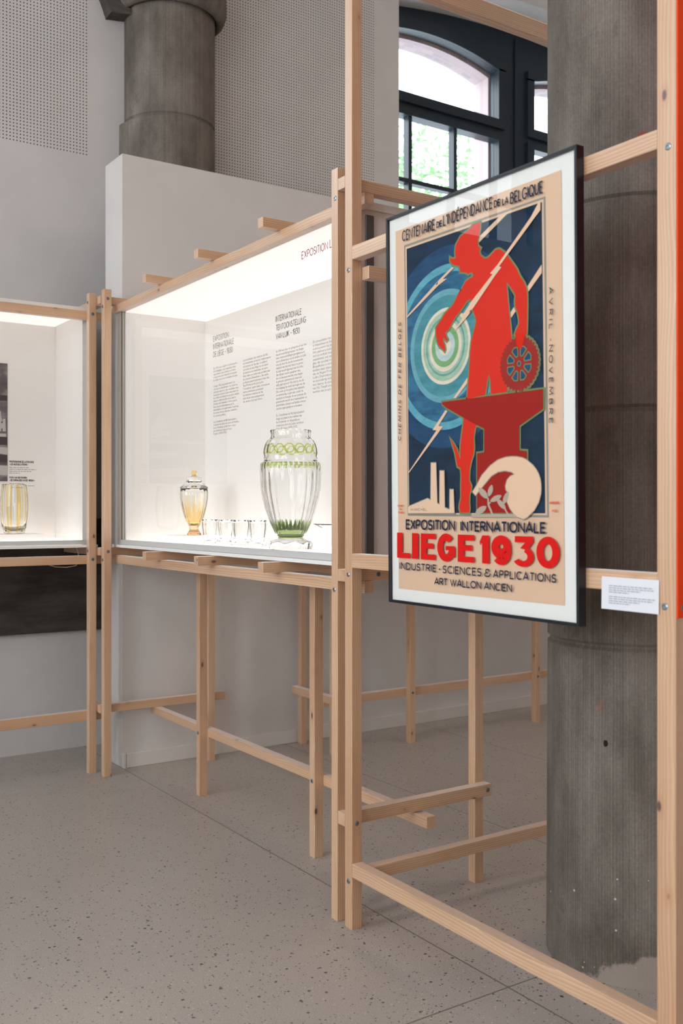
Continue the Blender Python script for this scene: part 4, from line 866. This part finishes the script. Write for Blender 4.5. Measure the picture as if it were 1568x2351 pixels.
put('CHEMINS DE FER BELGES', 165, 607, 362, 14, 2.0, gap=0.5, ang=PI/2, slant=0.25, space=0.6); put('AVRIL', 783, 963, 107, 14, 2.2, gap=0.55, ang=-PI/2); put('-', 783, 833, 8, 14, 2.2, ang=-PI/2); put('NOVEMBRE', 783, 816, 199, 14, 2.2, gap=0.55, ang=-PI/2)
put('EXEMPT', 148, 406, 30, 6.5, 1.2, 'print_stamp', 0.2); put('DU', 158, 396, 9, 6, 1.2, 'print_stamp', 0.2); put('TIMBRE', 149, 385, 29, 6.5, 1.2, 'print_stamp', 0.2)
put('IMPRIMERIE', 786, 412, 32, 6.5, 1.5, 'print_stamp', 0.2); put('LIEGE', 792, 392, 20, 6, 1.5, 'print_stamp', 0.2)

# ------------------------------------------------------------------ label card, red sheet, cable
cd = thing('label_card', (1.885, 1.572, 1.158), 'small white caption card fixed to the pine rail beside the poster', 'label')
cb = bmesh.new(); hexa(cb, [(1.8835, 1.664, 1.158), (1.8835, 1.495, 1.158), (1.8855, 1.495, 1.158), (1.8855, 1.664, 1.158)], [(1.8850, 1.664, 1.236), (1.8850, 1.495, 1.236), (1.8870, 1.495, 1.236), (1.8870, 1.664, 1.236)])
bmesh.ops.recalc_face_normals(cb, faces=cb.faces[:])
for v in cb.verts: v.co -= Vector((1.885, 1.572, 1.158))
finish(cb, 'card', 'card_white', cd, (1.885, 1.572, 1.158))
qs = []
for zz, ends in ((1.214, (0.130, 0.132, 0.095, 0.060)), (1.188, (0.136, 0.130, 0.092, 0.065))):
    for i, e_ in enumerate(ends):
        z_ = zz-0.0052*i; x_ = 0.0
        while x_ < e_:
            w_ = random.uniform(0.005, 0.014); qs.append([(x_, z_), (min(x_+w_, e_), z_), (min(x_+w_, e_), z_+0.0026), (x_, z_+0.0026)]); x_ += w_+0.0022
flat('printed_text', qs, lambda a, c_: (1.8828+(c_-1.158)*0.0192, 1.641-a, c_), 'card_text', cd)
rs = thing('colour_panel', (1.99, 1.448, 1.2), 'orange red panel on the side of the nearest pine post at the right edge', 'panel')
z0 = on_y(1550, 1420, 1.449)[1]
box('sheet', 1.8895, 2.35, 1.4465, 1.4505, z0, 3.4, 'orange_red', rs)
sc_ = box('screw', 1.9005, 1.9115, 1.4445, 1.4465, z0+0.018, z0+0.029, 'zinc_dark', rs, 0.0009)
pts = [Vector(p_) for p_ in ((1.62, 5.24, 1.13), (1.66, 5.24, 1.108), (1.71, 5.243, 1.092), (1.77, 5.243, 1.088), (1.82, 5.24, 1.095), (1.842, 5.25, 1.125), (1.843, 5.27, 1.16), (1.84, 5.29, 1.193))]
b = bmesh.new(); rows = []
for i, p_ in enumerate(pts):
    d_ = (pts[min(i+1, len(pts)-1)]-pts[max(i-1, 0)]).normalized(); s1 = d_.orthogonal().normalized() if i == 0 else (s1 - d_*s1.dot(d_)).normalized(); s2 = d_.cross(s1)
    rows.append([b.verts.new(p_-pts[3]+(s1*math.cos(a)+s2*math.sin(a))*0.0022) for a in [2*PI*j/8 for j in range(8)]])
for r0, r1 in zip(rows, rows[1:]):
    for j in range(8): b.faces.new((r0[j], r0[(j+1) % 8], r1[(j+1) % 8], r1[j]))
tag(finish(b, 'cable', 'cable_white', None, pts[3], True), 'thin white cable hanging under the left showcase', 'cable')
